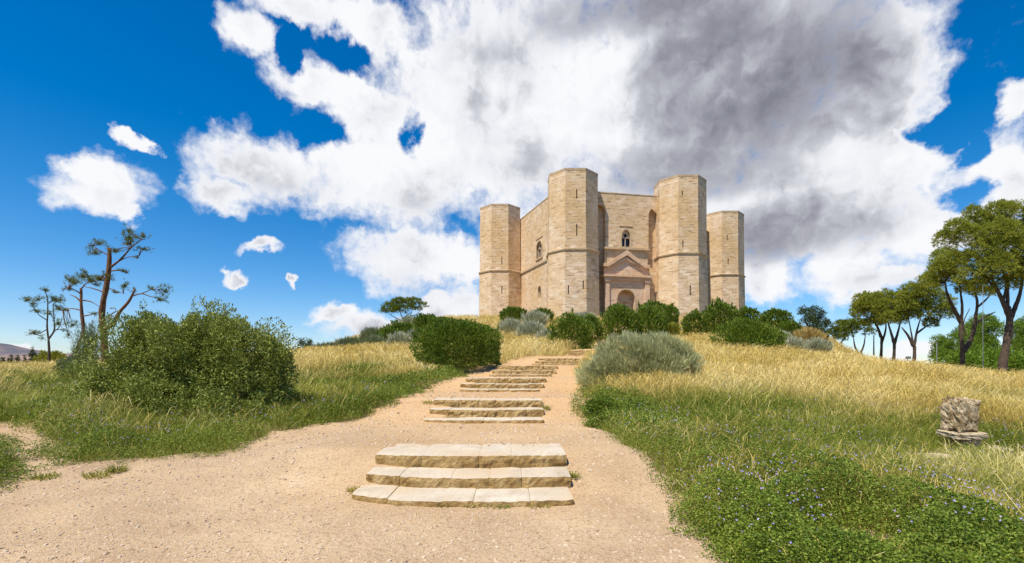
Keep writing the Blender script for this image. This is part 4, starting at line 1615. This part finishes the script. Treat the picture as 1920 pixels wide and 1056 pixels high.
GP = 'wind-worn pines in the left meadow'
pine('pine_tree', 'tallest left pine, gnarled reddish trunk with a broken right limb', 'tree', 26,
     c3([(522, 700), (515, 600), (505, 530), (508, 455), (530, 350), (540, 260), (542, 172)]),
     [limb(13, [(515, 578), (560, 545), (592, 490), (640, 432), (668, 376)], c3), limb(4, [(655, 410), (700, 398), (745, 412), (790, 420)], c3), limb(3, [(700, 398), (745, 380), (785, 375)], c3),
      limb(6, [(545, 270), (600, 225), (650, 170), (700, 130)], c3), limb(4, [(548, 285), (595, 283), (630, 290)], c3), limb(4, [(560, 255), (620, 222), (690, 208)], c3), limb(4, [(540, 210), (495, 185), (460, 160)], c3),
      limb(4, [(512, 390), (460, 372), (410, 362)], c3), limb(3, [(535, 370), (575, 385), (612, 398)], c3), limb(3, [(545, 470), (570, 470), (575, 485)], c3), limb(3, [(520, 340), (500, 320), (470, 325)], c3)],
     c3([(640, 95, 24, 28), (660, 135, 45, 28), (715, 120, 24, 20), (690, 175, 40, 14), (620, 150, 30, 22), (480, 150, 38, 22), (455, 175, 18, 22), (490, 205, 32, 14), (585, 195, 26, 14), (490, 330, 42, 18), (550, 325, 18, 20), (520, 305, 22, 14),
         (795, 385, 36, 30), (790, 430, 36, 26), (745, 375, 22, 12), (625, 365, 18, 28), (655, 385, 14, 14), (610, 290, 26, 8), (545, 520, 14, 14), (680, 225, 12, 8), (575, 395, 22, 7)]),
     M['pine_blue'], M['bark_red'], 301, 17, GP, dens=.85, needle=1.15, shell=.7, spread_y=.4, fat=1.25, nw=.085)
pine('pine_tree', 'leaning left pine with several bare horizontal branches', 'tree', 27.5,
     c3([(372, 760), (378, 690), (412, 590), (403, 480), (402, 370)]),
     [limb(5, [(402, 440), (375, 415), (345, 403)], c3), limb(4, [(405, 430), (450, 438), (495, 464)], c3), limb(4, [(405, 482), (360, 472), (310, 476)], c3), limb(4, [(405, 510), (450, 502), (485, 490)], c3), limb(4, [(402, 400), (360, 375), (320, 372)], c3), limb(4, [(402, 375), (430, 345), (470, 335)], c3)],
     c3([(340, 335, 38, 24), (400, 315, 40, 20), (320, 375, 26, 14), (450, 335, 36, 20), (425, 295, 20, 14), (380, 350, 34, 18), (470, 355, 24, 14), (350, 555, 34, 22), (330, 605, 16, 22), (310, 480, 18, 7), (470, 500, 20, 7)]),
     M['pine_blue'], M['bark_red'], 302, 11, GP, dens=.85, needle=1.15, shell=.7, spread_y=.4, fat=1.25, nw=.085)
pine('pine_tree', 'smallest left pine with forked dark stems in pale grass', 'tree', 36,
     c3([(243, 790), (244, 755), (243, 680), (240, 620)]),
     [limb(5, [(240, 625), (233, 560), (236, 500), (235, 430), (225, 385)], c3), limb(5, [(243, 620), (268, 580), (268, 530), (262, 450)], c3), limb(3, [(262, 590), (295, 560), (308, 510)], c3), limb(3, [(232, 575), (185, 598), (140, 590)], c3), limb(3, [(234, 530), (190, 500), (160, 450)], c3), limb(3, [(268, 580), (300, 575), (320, 590)], c3)],
     c3([(150, 435, 32, 16), (195, 430, 26, 18), (250, 430, 44, 24), (230, 385, 18, 18), (155, 595, 32, 14), (300, 550, 20, 26), (212, 622, 14, 16), (275, 475, 32, 20), (195, 490, 26, 14), (250, 500, 28, 16), (320, 580, 14, 12), (175, 460, 20, 12), (290, 430, 20, 16)]),
     M['pine_blue'], M['bark'], 303, 8, GP, dens=.85, needle=1.15, shell=.7, spread_y=.4, fat=1.25, nw=.085)

c7 = lambda pts: zl(pts, 7.385, 540, 560)
pine('umbrella_pine', 'lone umbrella pine on the skyline left of the castle', 'tree', 84,
     c7([(1590, 380), (1585, 320), (1590, 270)]),
     [limb(4, [(1585, 330), (1540, 290), (1440, 240)], c7), limb(4, [(1590, 290), (1640, 240), (1700, 190)], c7), limb(3, [(1590, 280), (1560, 210), (1540, 150)], c7), limb(3, [(1690, 240), (1760, 230), (1830, 170)], c7), limb(3, [(1620, 290), (1690, 240), (1720, 150)], c7)],
     c7([(1400, 140, 95, 70), (1480, 60, 100, 55), (1550, 165, 100, 65), (1640, 70, 90, 65), (1760, 60, 95, 50), (1860, 95, 60, 45), (1345, 180, 50, 40), (1720, 140, 70, 40), (1560, 30, 90, 35), (1800, 150, 60, 25), (1480, 150, 70, 50)]),
     M['pine'], M['bark'], 304, 5, None, dens=1.1, shell=.2)

c4 = lambda pts: zl(pts, 2.933, 1440, 360)
GR = 'umbrella pines along the right edge'
pine('umbrella_pine', 'tallest umbrella pine at the right edge, with thick leaning trunk', 'tree', 38,
     c4([(1285, 1010), (1295, 930), (1318, 800), (1330, 700), (1320, 630)]),
     [limb(16, [(1325, 680), (1290, 600), (1262, 540), (1230, 470)], c4), limb(15, [(1332, 700), (1365, 620), (1390, 540), (1400, 450)], c4), limb(10, [(1318, 640), (1318, 540), (1325, 430), (1300, 300)], c4), limb(8, [(1270, 560), (1200, 470), (1150, 370)], c4), limb(8, [(1290, 610), (1310, 500), (1260, 350), (1200, 230)], c4)],
     c4([(1150, 115, 42, 34), (1190, 165, 60, 50), (1260, 115, 70, 44), (1340, 110, 60, 40), (1410, 120, 70, 50), (1060, 205, 62, 48), (1020, 250, 50, 44), (1110, 250, 66, 54), (1200, 250, 80, 60), (1310, 200, 90, 60), (1400, 230, 80, 70), (1150, 340, 70, 56), (1240, 340, 90, 66), (1340, 330, 90, 70), (1420, 350, 70, 80), (1180, 430, 80, 56), (1270, 440, 90, 60), (1130, 470, 60, 50), (1370, 450, 80, 60), (1190, 520, 64, 44), (1420, 480, 60, 60), (1300, 510, 50, 40)]),
     M['pine_light'], M['bark'], 305, 22, GR, dens=1.5, shell=.17, spread_y=.6, fat=1.36)
pine('umbrella_pine', 'second tallest right pine, slender forked trunk before bright green trees', 'tree', 43,
     c4([(1062, 990), (1070, 900), (1062, 780), (1060, 700)]),
     [limb(12, [(1062, 720), (1020, 640), (985, 560), (975, 500)], c4), limb(9, [(1062, 720), (1068, 640), (1060, 560), (1050, 480)], c4), limb(13, [(1075, 880), (1120, 800), (1140, 700), (1150, 600), (1120, 510)], c4), limb(8, [(1130, 740), (1190, 690), (1250, 660)], c4), limb(6, [(1145, 640), (1210, 580), (1240, 520)], c4), limb(5, [(1090, 790), (1075, 720), (1110, 640)], c4)],
     c4([(905, 430, 48, 38), (880, 490, 34, 28), (960, 400, 62, 48), (1020, 360, 60, 48), (940, 480, 52, 32), (1010, 440, 66, 46), (1060, 470, 60, 46), (1040, 400, 50, 44), (870, 520, 24, 14), (1090, 530, 40, 34), (1150, 560, 50, 26)]),
     M['pine_light'], M['bark'], 306, 13, GR, dens=1.5, shell=.17, spread_y=.6, fat=1.36)
pine('umbrella_pine', 'left pine of the row of three with flat joined crowns', 'tree', 64,
     c4([(620, 960), (622, 900), (625, 830), (622, 790)]),
     [limb(8, [(622, 800), (600, 740), (570, 690)], c4), limb(7, [(624, 830), (645, 770), (650, 700)], c4)],
     c4([(560, 600, 60, 34), (510, 650, 34, 46), (560, 660, 60, 42), (610, 620, 60, 44), (620, 690, 50, 36), (530, 620, 44, 36), (580, 720, 40, 24)]),
     M['pine_light'], M['bark'], 307, 8, GR, dens=1.5, shell=.17, fat=1.38)
pine('umbrella_pine', 'middle pine of the row of three, with a narrow forked trunk', 'tree', 62,
     c4([(690, 980), (692, 920), (695, 850), (690, 810)]),
     [limb(8, [(692, 830), (675, 770), (655, 700)], c4), limb(8, [(694, 840), (715, 770), (730, 700)], c4)],
     c4([(670, 590, 60, 36), (640, 640, 50, 40), (700, 640, 60, 48), (680, 700, 60, 36), (720, 600, 44, 36), (640, 700, 36, 30)]),
     M['pine_light'], M['bark'], 308, 9, GR, dens=1.5, shell=.17, fat=1.38)
pine('umbrella_pine', 'right pine of the row of three, its crown drooping to the right', 'tree', 60,
     c4([(802, 1000), (804, 930), (806, 860), (800, 830)]),
     [limb(9, [(800, 850), (770, 790), (735, 745)], c4), limb(7, [(806, 840), (820, 760), (840, 690)], c4), limb(6, [(815, 780), (870, 740), (940, 705)], c4), limb(5, [(800, 840), (785, 760), (770, 680)], c4)],
     c4([(770, 560, 54, 36), (830, 555, 54, 34), (870, 590, 64, 44), (800, 610, 70, 48), (920, 620, 54, 46), (780, 670, 56, 40), (850, 660, 64, 44), (955, 670, 40, 40), (930, 720, 36, 26), (740, 620, 40, 44), (975, 640, 24, 30)]),
     M['pine_light'], M['bark'], 309, 10, GR, dens=1.5, shell=.17, fat=1.38)
pine('umbrella_pine', 'short pine left of the row of three, with a wide V fork', 'tree', 84,
     c4([(500, 950), (500, 905), (498, 890)]),
     [limb(6, [(500, 900), (478, 850), (470, 800)], c4), limb(6, [(500, 905), (525, 850), (535, 790)], c4)],
     c4([(450, 740, 46, 34), (490, 760, 40, 34), (440, 780, 36, 26), (530, 740, 36, 30), (550, 775, 30, 24), (480, 720, 36, 22)]),
     M['pine'], M['bark'], 310, 6, GR, dens=1.1, shell=.16)
pine('umbrella_pine', 'farthest pine on the right slope, beside the dark oak', 'tree', 90,
     c4([(388, 930), (388, 870), (386, 840)]),
     [limb(5, [(386, 850), (365, 810), (350, 780)], c4), limb(5, [(388, 850), (415, 810), (430, 790)], c4)],
     c4([(385, 745, 40, 30), (360, 785, 36, 32), (410, 780, 40, 34), (430, 745, 30, 26), (385, 810, 30, 18)]),
     M['pine'], M['bark'], 311, 6, GR, dens=1.1, shell=.16)
pine('oak_tree', 'dark loose crowned oak right of the castle shrubs', 'tree', 74,
     c4([(250, 900), (250, 830), (245, 780)]), [limb(6, [(246, 800), (220, 740), (200, 700)], c4), limb(6, [(248, 790), (270, 730), (285, 690)], c4)],
     c4([(200, 660, 34, 26), (250, 660, 36, 28), (290, 690, 34, 32), (200, 710, 38, 34), (260, 720, 44, 36), (310, 740, 32, 34), (230, 765, 46, 30), (290, 790, 40, 34), (320, 810, 26, 26)]),
     M['olive_leaf'], M['bark'], 312, 6, None, dens=1.0, shell=.3, broad=True)
BR = 'bright green trees behind the right pines'
for i, (lab, tr, lb) in enumerate([
    ('low bright green tree left of the slender forked pine', [(1000, 1000), (1000, 930)], [(960, 830, 30, 30), (990, 880, 50, 50), (1030, 830, 50, 46), (1000, 920, 60, 40), (945, 900, 28, 28)]),
    ('tall bright green tree between the two tallest pines', [(1190, 1000), (1195, 900), (1200, 800)], [(1210, 730, 60, 40), (1170, 770, 60, 40), (1240, 770, 44, 40), (1150, 840, 60, 50), (1200, 880, 66, 60), (1250, 860, 50, 60), (1130, 910, 60, 46)]),
    ('bright green tree at the right edge behind the thick trunk', [(1400, 1020), (1400, 920)], [(1370, 800, 40, 50), (1410, 760, 50, 50), (1400, 880, 60, 70), (1350, 900, 44, 60), (1440, 840, 50, 60), (1330, 950, 40, 40)])]):
    pine('broadleaf_tree', lab, 'tree', 56 + i * 2, c4(tr), [limb(5, [tr[-1], (tr[-1][0] + 20, tr[-1][1] - 60)], c4)], c4(lb), M['broad_leaf'], M['bark'], 320 + i, 7, BR, dens=1.3, shell=.2, broad=True, fat=1.5)
GB = 'dark bushes at the foot of the right pines'
for i, (px, py, rx_, ry_, Y, lab) in enumerate([(1800, 683, 36, 22, 50, 'dark hedge bush under the slender forked pine'), (1850, 680, 40, 26, 52, 'dark hedge bush just left of the thick leaning trunk'), (1910, 690, 30, 30, 46, 'dark hedge bush right of the thick leaning trunk')]):
    round_shrub(px, py, rx_, ry_, Y, lab, M['broad_leaf'], 330 + i, GB, name='hedge_bush', style=2)

# far trees on the left horizon
for i, (px, py, rx_, ry_, lab, mt_) in enumerate([(575, 650, 10, 13, 'bushy distant tree right of the huge bush', 'olive_leaf'), (564, 643, 5, 8, 'thin distant tree against the sky right of the huge bush', 'olive_leaf')]):
    pine('distant_tree', lab, 'tree', 95, [(px, py + 30), (px, py)], [[1.5, (px, py + 4), (px + 1, py - 4)]], [(px, py, rx_, ry_), (px + 3, py + 6, rx_ * .8, ry_ * .7)], M[mt_], M['bark'], 340 + i, 2, 'distant trees right of the huge bush', shell=.25, broad=True)
for i, (px, top, wd, lab) in enumerate([(61, 653, 7, 'tallest pointed conifer on the far left horizon'), (47, 668, 5, 'small conifer just left of the tallest pointed one'), (33, 667, 7, 'rounder dark tree in the far left tree row'), (20, 667, 8, 'second dark tree from the left in the far row'), (5, 672, 10, 'leftmost dark tree on the far horizon'), (76, 674, 8, 'low dark tree beside the lime green bush')]):
    h = 690 - top
    lb = [(px, top + 5, wd * .4, 6), (px, top + 12, wd * .7, 7), (px, top + 21, wd, 9), (px, top + 32, wd * 1.25, 10)]
    pine('conifer', lab, 'tree', 150, [(px, 715), (px, top + 8)], [[1, (px, top + 20), (px + 1, top + 12)]], lb, M['olive_leaf'], M['bark'], 350 + i, 2, 'dark trees on the far left horizon', shell=.25, spread_y=.1, needle=.8)


# ---------------------------------------------------------------- poles, railing
def pole(px, y_top, y_bot, Y, wpx, label, cat, head=None):
    x = pt(px, 690, Y)[0]
    zb = min(z1(x, Y), pt(px, y_bot, Y)[2])
    ztop = pt(px, y_top, Y)[2]
    r = wpx * Y / F / 2
    root = thing('lamp_post' if head else 'metal_pole', label, cat, (x, Y, zb))
    tubes_obj('shaft', [(np.array([(x, Y, zb - .2), (x, Y, (zb + ztop) / 2), (x, Y, ztop)]), [r * 1.25, r, r * .7])], M['metal'], root, (x, Y, zb), 8)
    mb = MB()
    if head:
        mb.box((x, Y - .1, ztop + .12), (head * Y / F, .35, .26), top=(.9, .8))
        mb.obj('lamp_head', M['metal'], root, (x, Y, zb))
    else:
        mb.box((x, Y, ztop + .04), (r * 2.2, r * 2.2, .08), top=(.5, .5))
        mb.obj('pole_cap', M['metal'], root, (x, Y, zb))


pole(1638.5, 630, 690, 66, 2.4, 'slim metal pole left of the row of three pines', 'pole')
pole(1701.5, 673, 700, 50, 1.6, 'short pole with a small floodlight right of the row of pines', 'lamp post', head=6.5)
pole(1756.5, 643, 700, 50, 1.8, 'thin grey pole just left of the low bright green tree', 'pole')
pole(1843, 540, 700, 36, 1.2, 'tall thin pole between the two tallest pines', 'pole')

xr, yr = pt(1271.5, 627, 62)[0], 62.0
zr = z1(xr, yr)
rail = thing('railing', 'small wooden railing with pale rails at the foot of the right front tower', 'railing', (xr, yr, zr))
ztop = pt(1271, 592, 62)[2]
for dx_ in (0, 1.45):
    mb = MB()
    mb.box((xr + dx_, yr, (zr - .2 + ztop) / 2 - (0 if dx_ == 0 else .3)), (.13, .13, ztop - zr + .2 - (0 if dx_ == 0 else .6)))
    mb.obj('rail_post', M['wood'], rail, (xr, yr, zr))
for zz in (.62, .3):
    mb = MB()
    mb.box((xr + .74, yr - .09, zr + (ztop - zr) * zz), (1.65, .05, .14))
    mb.obj('rail', M['rail'], rail, (xr, yr, zr))
x, y = pt(640, 645, 60)[0], 60.0
mb = MB()
zz = z1(x, y)
tubes_obj('wooden_stump', [(np.array([(x, y, zz - .2), (x + .05, y, zz + .6), (x + .12, y, pt(640, 646, 60)[2]), (x + .2, y, pt(640, 640, 60)[2])]), [.28, .2, .24, .16])], M['twig'], None, (0, 0, 0), 8)
tag(bpy.data.objects['wooden_stump'], 'small dark stump on the grassy skyline left of the slope bushes', 'stump')

# ---------------------------------------------------------------- grass, herbs, flowers, pebbles (stuff)
rg = np.random.default_rng(77)


def ground_points(n, y0, y1, u0=-1.7, u1=1.7):
    u = rg.uniform(u0, u1, n)
    Y = np.exp(rg.uniform(math.log(y0), math.log(y1), n))
    return u * Y, Y


def not_built(X, Y):
    k = Y < 96
    for cx_, cy_ in (T2, T3, TL, TR):
        k &= np.hypot(X - cx_, Y - cy_) > 4.8
    # inside the courtyard outline
    inside = (Y > 85) & (X > 3) & (X < 42)
    return k & ~inside


def off_steps(X, Y):
    k = np.ones(X.shape, bool)
    for a_, b_, c_, d_ in STEP_BOX:
        k &= ~((X > a_) & (X < b_) & (Y > c_) & (Y < d_))
    return k


def blades(n, y0, y1, name, label):
    X, Y = ground_points(n, y0, y1)
    s = path_sd(X, Y)
    dry = dryness(X, Y)
    clump = fbm(X * .9, Y * .9, 31, 3)
    thin = vn(X * 2.2, Y * 2.2, 37)
    keep = (s > .0) & not_built(X, Y) & off_steps(X, Y) & (rg.random(n) < (.30 + .95 * clump)) & (rg.random(n) < .25 + s * 2.2)
    keep &= ~((Y < 11) & (thin < .08))
    keep &= np.hypot(X - sx, Y - sy) > .28
    for fx, fy in FLATS:
        keep &= np.hypot((X - fx) * .9, (Y - fy + .35) * .8) > .45
    X, Y, s, dry, clump = X[keep], Y[keep], s[keep], dry[keep], clump[keep]
    n = len(X)
    zg = Z(X, Y)
    isdry = np.clip(dry * .92 + np.where(X > 0, .10, .0) + rg.normal(size=n) * .27 + (fbm(X * .7, Y * .7, 33, 3) - .5) * .9, 0, 1)
    hgt = (.20 + .28 * clump) * (1 - isdry) + (.42 + .48 * clump) * isdry
    hgt *= rg.uniform(.5, 1.4, n) * np.clip(.35 + s * .9, .35, 1) * np.clip(.8 + Y / 90, .8, 1.2)
    hgt *= 1 - .55 * np.clip(1 - np.abs(path_edge(X, Y)) / 4.5, 0, 1) * sm(15, 18, Y) * (1 - sm(25, 30, Y)) * (X < 2)
    wid = np.maximum(.005, .00062 * Y) * rg.uniform(.7, 1.4, n)
    lean = rg.normal(size=(n, 2)) * .34 + np.array([.10, -.03])
    th_ = rg.uniform(0, math.pi, n)
    S = np.stack([np.cos(th_), np.sin(th_) * .6, np.zeros(n)], 1)
    B = np.stack([X, Y, zg - .02], 1)
    d1 = np.stack([lean[:, 0] * .35, lean[:, 1] * .35, np.full(n, .55)], 1) * hgt[:, None]
    d2 = np.stack([lean[:, 0] * .9, lean[:, 1] * .9, np.full(n, .85)], 1) * hgt[:, None]
    d3 = np.stack([lean[:, 0] * 1.6, lean[:, 1] * 1.6, np.full(n, 1.0) - .25 * np.abs(lean).sum(1)], 1) * hgt[:, None]
    w1 = np.where(isdry > .5, .55, .9)[:, None] * wid[:, None]
    w2 = np.where(isdry > .5, 1.25, .6)[:, None] * wid[:, None]
    V = np.stack([B - S * w1 / 2, B + S * w1 / 2, B + d1 + S * w1 / 2, B + d1 - S * w1 / 2, B + d2 + S * w2 / 2, B + d2 - S * w2 / 2, B + d3], 1)
    b = np.arange(n, dtype=np.int32)[:, None] * 7
    q = np.concatenate([b + np.array([0, 1, 2, 3]), b + np.array([3, 2, 4, 5])])
    t_ = b + np.array([5, 4, 6])
    tint = np.clip(.5 + rg.normal(size=n) * .22 + (fbm(X * .5, Y * .5, 55) - .5) * 1.1, 0, 1)
    at = {'dry': np.repeat(sm(.25, .75, isdry), 7), 'tint': np.repeat(tint, 7)}
    o = link(name, npmesh(name, V.reshape(-1, 3), [q, t_], False, at), M['grass'])
    return tag(o, label, 'grass', kind='stuff')


blades(1650000, 3.4, 95, 'meadow_grass', 'golden dry and green meadow grass covering the hill')

# leafy herbs in the green zones
def herbf(X, Y, s):
    return .62 * fbm(X * .8, Y * .8, 61, 3) + .38 * vn(X * 3.1, Y * 3.1, 66) + np.where(X > 0, .30, .18) * np.exp(-((s - .4) / np.where(X > 0, .95, .6)) ** 2) + .07 * (X > 0) * (1 - sm(6.5, 9, Y))


n = 1120000
X, Y = ground_points(n, 3.2, 24)
s = path_sd(X, Y)
dry = dryness(X, Y)
cl = herbf(X, Y, s)
keep = (s > -.12) & (rg.random(n) < np.clip((cl - .28) * 2.6, 0, 1) * (1 - dry) ** .9 * np.clip(.3 + (s + .12) * 3, 0, 1)) & (np.hypot(X - sx, Y - sy) > .26) & off_steps(X, Y)
for fx, fy in FLATS:
    keep &= np.hypot((X - fx) * .9, (Y - fy + .35) * .8) > .42
X, Y, s, cl = X[keep], Y[keep], s[keep], cl[keep]
n = len(X)
mound = (.05 + .42 * np.clip(cl - .3, 0, 1) * 1.8) * np.clip(.3 + s * 1.3, .3, 1)
hh = mound * (1 - rg.random(n) ** 2.2 * .8)
Pb = np.stack([X, Y, Z(X, Y) + hh], 1)
Dr = unit(rg.normal(size=(n, 3)) * [1, 1, .45] + np.array([0, 0, .35]))
lf = np.maximum(.026, .0034 * Y) * rg.uniform(.6, 1.3, n)
V, q = leaf_quads(Pb, Dr, lf, lf * .62, rg, .12)
o = link('herbs', npmesh('herbs', V, [q]), M['herb'])
tag(o, 'low leafy green herbs along the path edges and right foreground', 'herbs', kind='stuff')

# blue and violet wildflowers
n = 10500
X, Y = ground_points(n, 3.6, 16)
s = path_sd(X, Y)
dry = dryness(X, Y)
keep = (s > .12) & (rg.random(n) < np.clip((fbm(X * .6, Y * .6, 71) - .33) * 3.0, 0, 1)) & (dry < .6)
X, Y, s = X[keep], Y[keep], s[keep]
n = len(X)
cl = herbf(X, Y, s)
zz = Z(X, Y) + .10 + .42 * np.clip(cl - .3, 0, 1) * 1.9 * np.clip(.3 + s * 1.3, .3, 1) + rg.uniform(.0, .12, n)
C_ = np.stack([X, Y, zz], 1)
nrm = unit(np.stack([rg.normal(size=n) * .5, -.6 + rg.normal(size=n) * .4, np.full(n, .8)], 1))
ta = unit(np.cross(nrm, np.array([1.0, .2, .1])))
tb_ = np.cross(nrm, ta)
r_ = np.maximum(.011, .0014 * Y) * rg.uniform(.6, 1.2, n)
vs = [C_ - nrm * (r_ * .3)[:, None]]
for k in range(10):
    a_ = 2 * math.pi * k / 10
    rr = r_ * (1.0 if k % 2 == 0 else .5)
    vs.append(C_ + ta * (np.cos(a_) * rr)[:, None] + tb_ * (np.sin(a_) * rr)[:, None])
V = np.stack(vs, 1).reshape(-1, 3)
b = np.arange(n, dtype=np.int32)[:, None] * 11
tri = np.concatenate([b + np.array([0, 1 + k, 1 + (k + 1) % 10]) for k in range(10)])
o = link('wildflowers', npmesh('wildflowers', V, [tri]), M['petal'])
tag(o, 'small blue and violet wildflowers scattered in the green herbs', 'flowers', kind='stuff')

# loose pebbles on the path
n = 42000
X, Y = ground_points(n, 3.0, 22, -1.2, .5)
s = path_sd(X, Y)
keep = (s < .12) & off_steps(X, Y) & (vn(X * 1.3, Y * 1.3, 81) > .25)
X, Y = X[keep], Y[keep]
n = len(X)
rad = np.clip(.0042 * (1 - rg.random(n)) ** -.5, .0036, .019) * np.clip(Y / 7, .8, 1.6)
cube = np.array([(-1, -1, -1), (1, -1, -1), (1, 1, -1), (-1, 1, -1), (-.7, -.7, .8), (.7, -.7, .8), (.7, .7, .8), (-.7, .7, .8)], float)
an = rg.uniform(0, 2 * math.pi, n)
sc_ = np.stack([rad * rg.uniform(.8, 1.5, n), rad * rg.uniform(.7, 1.1, n), rad * rg.uniform(.35, .7, n)], 1)
loc = cube[None] * sc_[:, None, :] * (1 + rg.normal(size=(n, 8, 3)) * .18)
ca, sa = np.cos(an)[:, None], np.sin(an)[:, None]
V = np.stack([loc[..., 0] * ca - loc[..., 1] * sa, loc[..., 0] * sa + loc[..., 1] * ca, loc[..., 2]], -1)
V += np.stack([X, Y, zpath(X, Y) + sc_[:, 2] * .35], 1)[:, None, :]
b = np.arange(n, dtype=np.int32)[:, None] * 8
q = np.concatenate([b + np.array(f_) for f_ in ((0, 3, 2, 1), (4, 5, 6, 7), (0, 1, 5, 4), (1, 2, 6, 5), (2, 3, 7, 6), (3, 0, 4, 7))])
o = link('gravel', npmesh('gravel', V.reshape(-1, 3), [q]), M['pebble'])
tag(o, 'loose pebbles and grit strewn over the dirt path', 'gravel', kind='stuff')


# single weed tufts on the bare path
def tuft(px, py, r, h, label, seed, dryv=.1, n=140):
    g_ = np.random.default_rng(seed)
    x, y = hit(px, py)
    zb = z1(x, y) + .01
    a_ = g_.uniform(0, 2 * math.pi, n)
    rr = r * np.sqrt(g_.random(n))
    B = np.stack([np.cos(a_) * rr, np.sin(a_) * rr * .7, np.zeros(n)], 1)
    Dv = unit(np.stack([np.cos(a_) * rr / r * .8, np.sin(a_) * rr / r * .8, np.full(n, .8)], 1) + g_.normal(size=(n, 3)) * .25)
    Lh = h * g_.uniform(.5, 1.2, n)
    V1, q1 = leaf_quads(B, Dv, Lh, np.full(n, .008), g_, .05)
    V2, q2 = leaf_quads(B + Dv * (Lh * g_.uniform(.2, .8, n))[:, None], unit(Dv + g_.normal(size=(n, 3)) * .7), np.full(n, .03), np.full(n, .016), g_)
    me = npmesh('weed_tuft', np.concatenate([V1, V2]), [np.concatenate([q1, q2 + len(V1)])], False,
                {'dry': np.repeat(np.clip(dryv + g_.normal(size=2 * n) * .2, 0, 1), 4), 'tint': np.repeat(g_.random(2 * n), 4)})
    o = link('weed_tuft', me, M['grass'], None, (x, y, zb))
    tag(o, label, 'weed', 'weed tufts on the bare path')


tuft(86, 900, .16, .10, 'low weed tuft at the mouth of the side path on the left', 1)
tuft(182, 898, .13, .13, 'bushy green weed tuft below the left meadow edge', 2, .3)
tuft(219, 890, .07, .17, 'thin upright weed just right of the bushy tuft', 3, .2)
tuft(160, 862, .22, .12, 'wide weed mat where the left meadow meets the dirt', 4)
tuft(835, 951, .13, .06, 'green weed at the foot of the lowest step, left of its middle', 5)
tuft(885, 952, .12, .05, 'thin weed strip at the foot of the lowest step, near its middle', 15, .4, 160)
tuft(745, 944, .16, .06, 'yellowish weed mat at the foot of the lowest step, left part', 16, .6, 150)
tuft(1010, 952, .15, .05, 'small weed mat at the foot of the lowest step, right part', 17, .5, 150)
tuft(935, 953, .16, .06, 'broad green weed at the foot of the lowest step, right of its middle', 6)
tuft(1068, 900, .10, .12, 'weed growing at the right end of the middle lowest-flight step', 7)
tuft(668, 925, .10, .07, 'yellowish weed at the left end of the lowest step', 8, .6)
tuft(805, 758, .14, .10, 'weed at the left end of the second flight', 9, .3)
tuft(1024, 770, .08, .14, 'weed at the right end of the second flight', 10, .3)
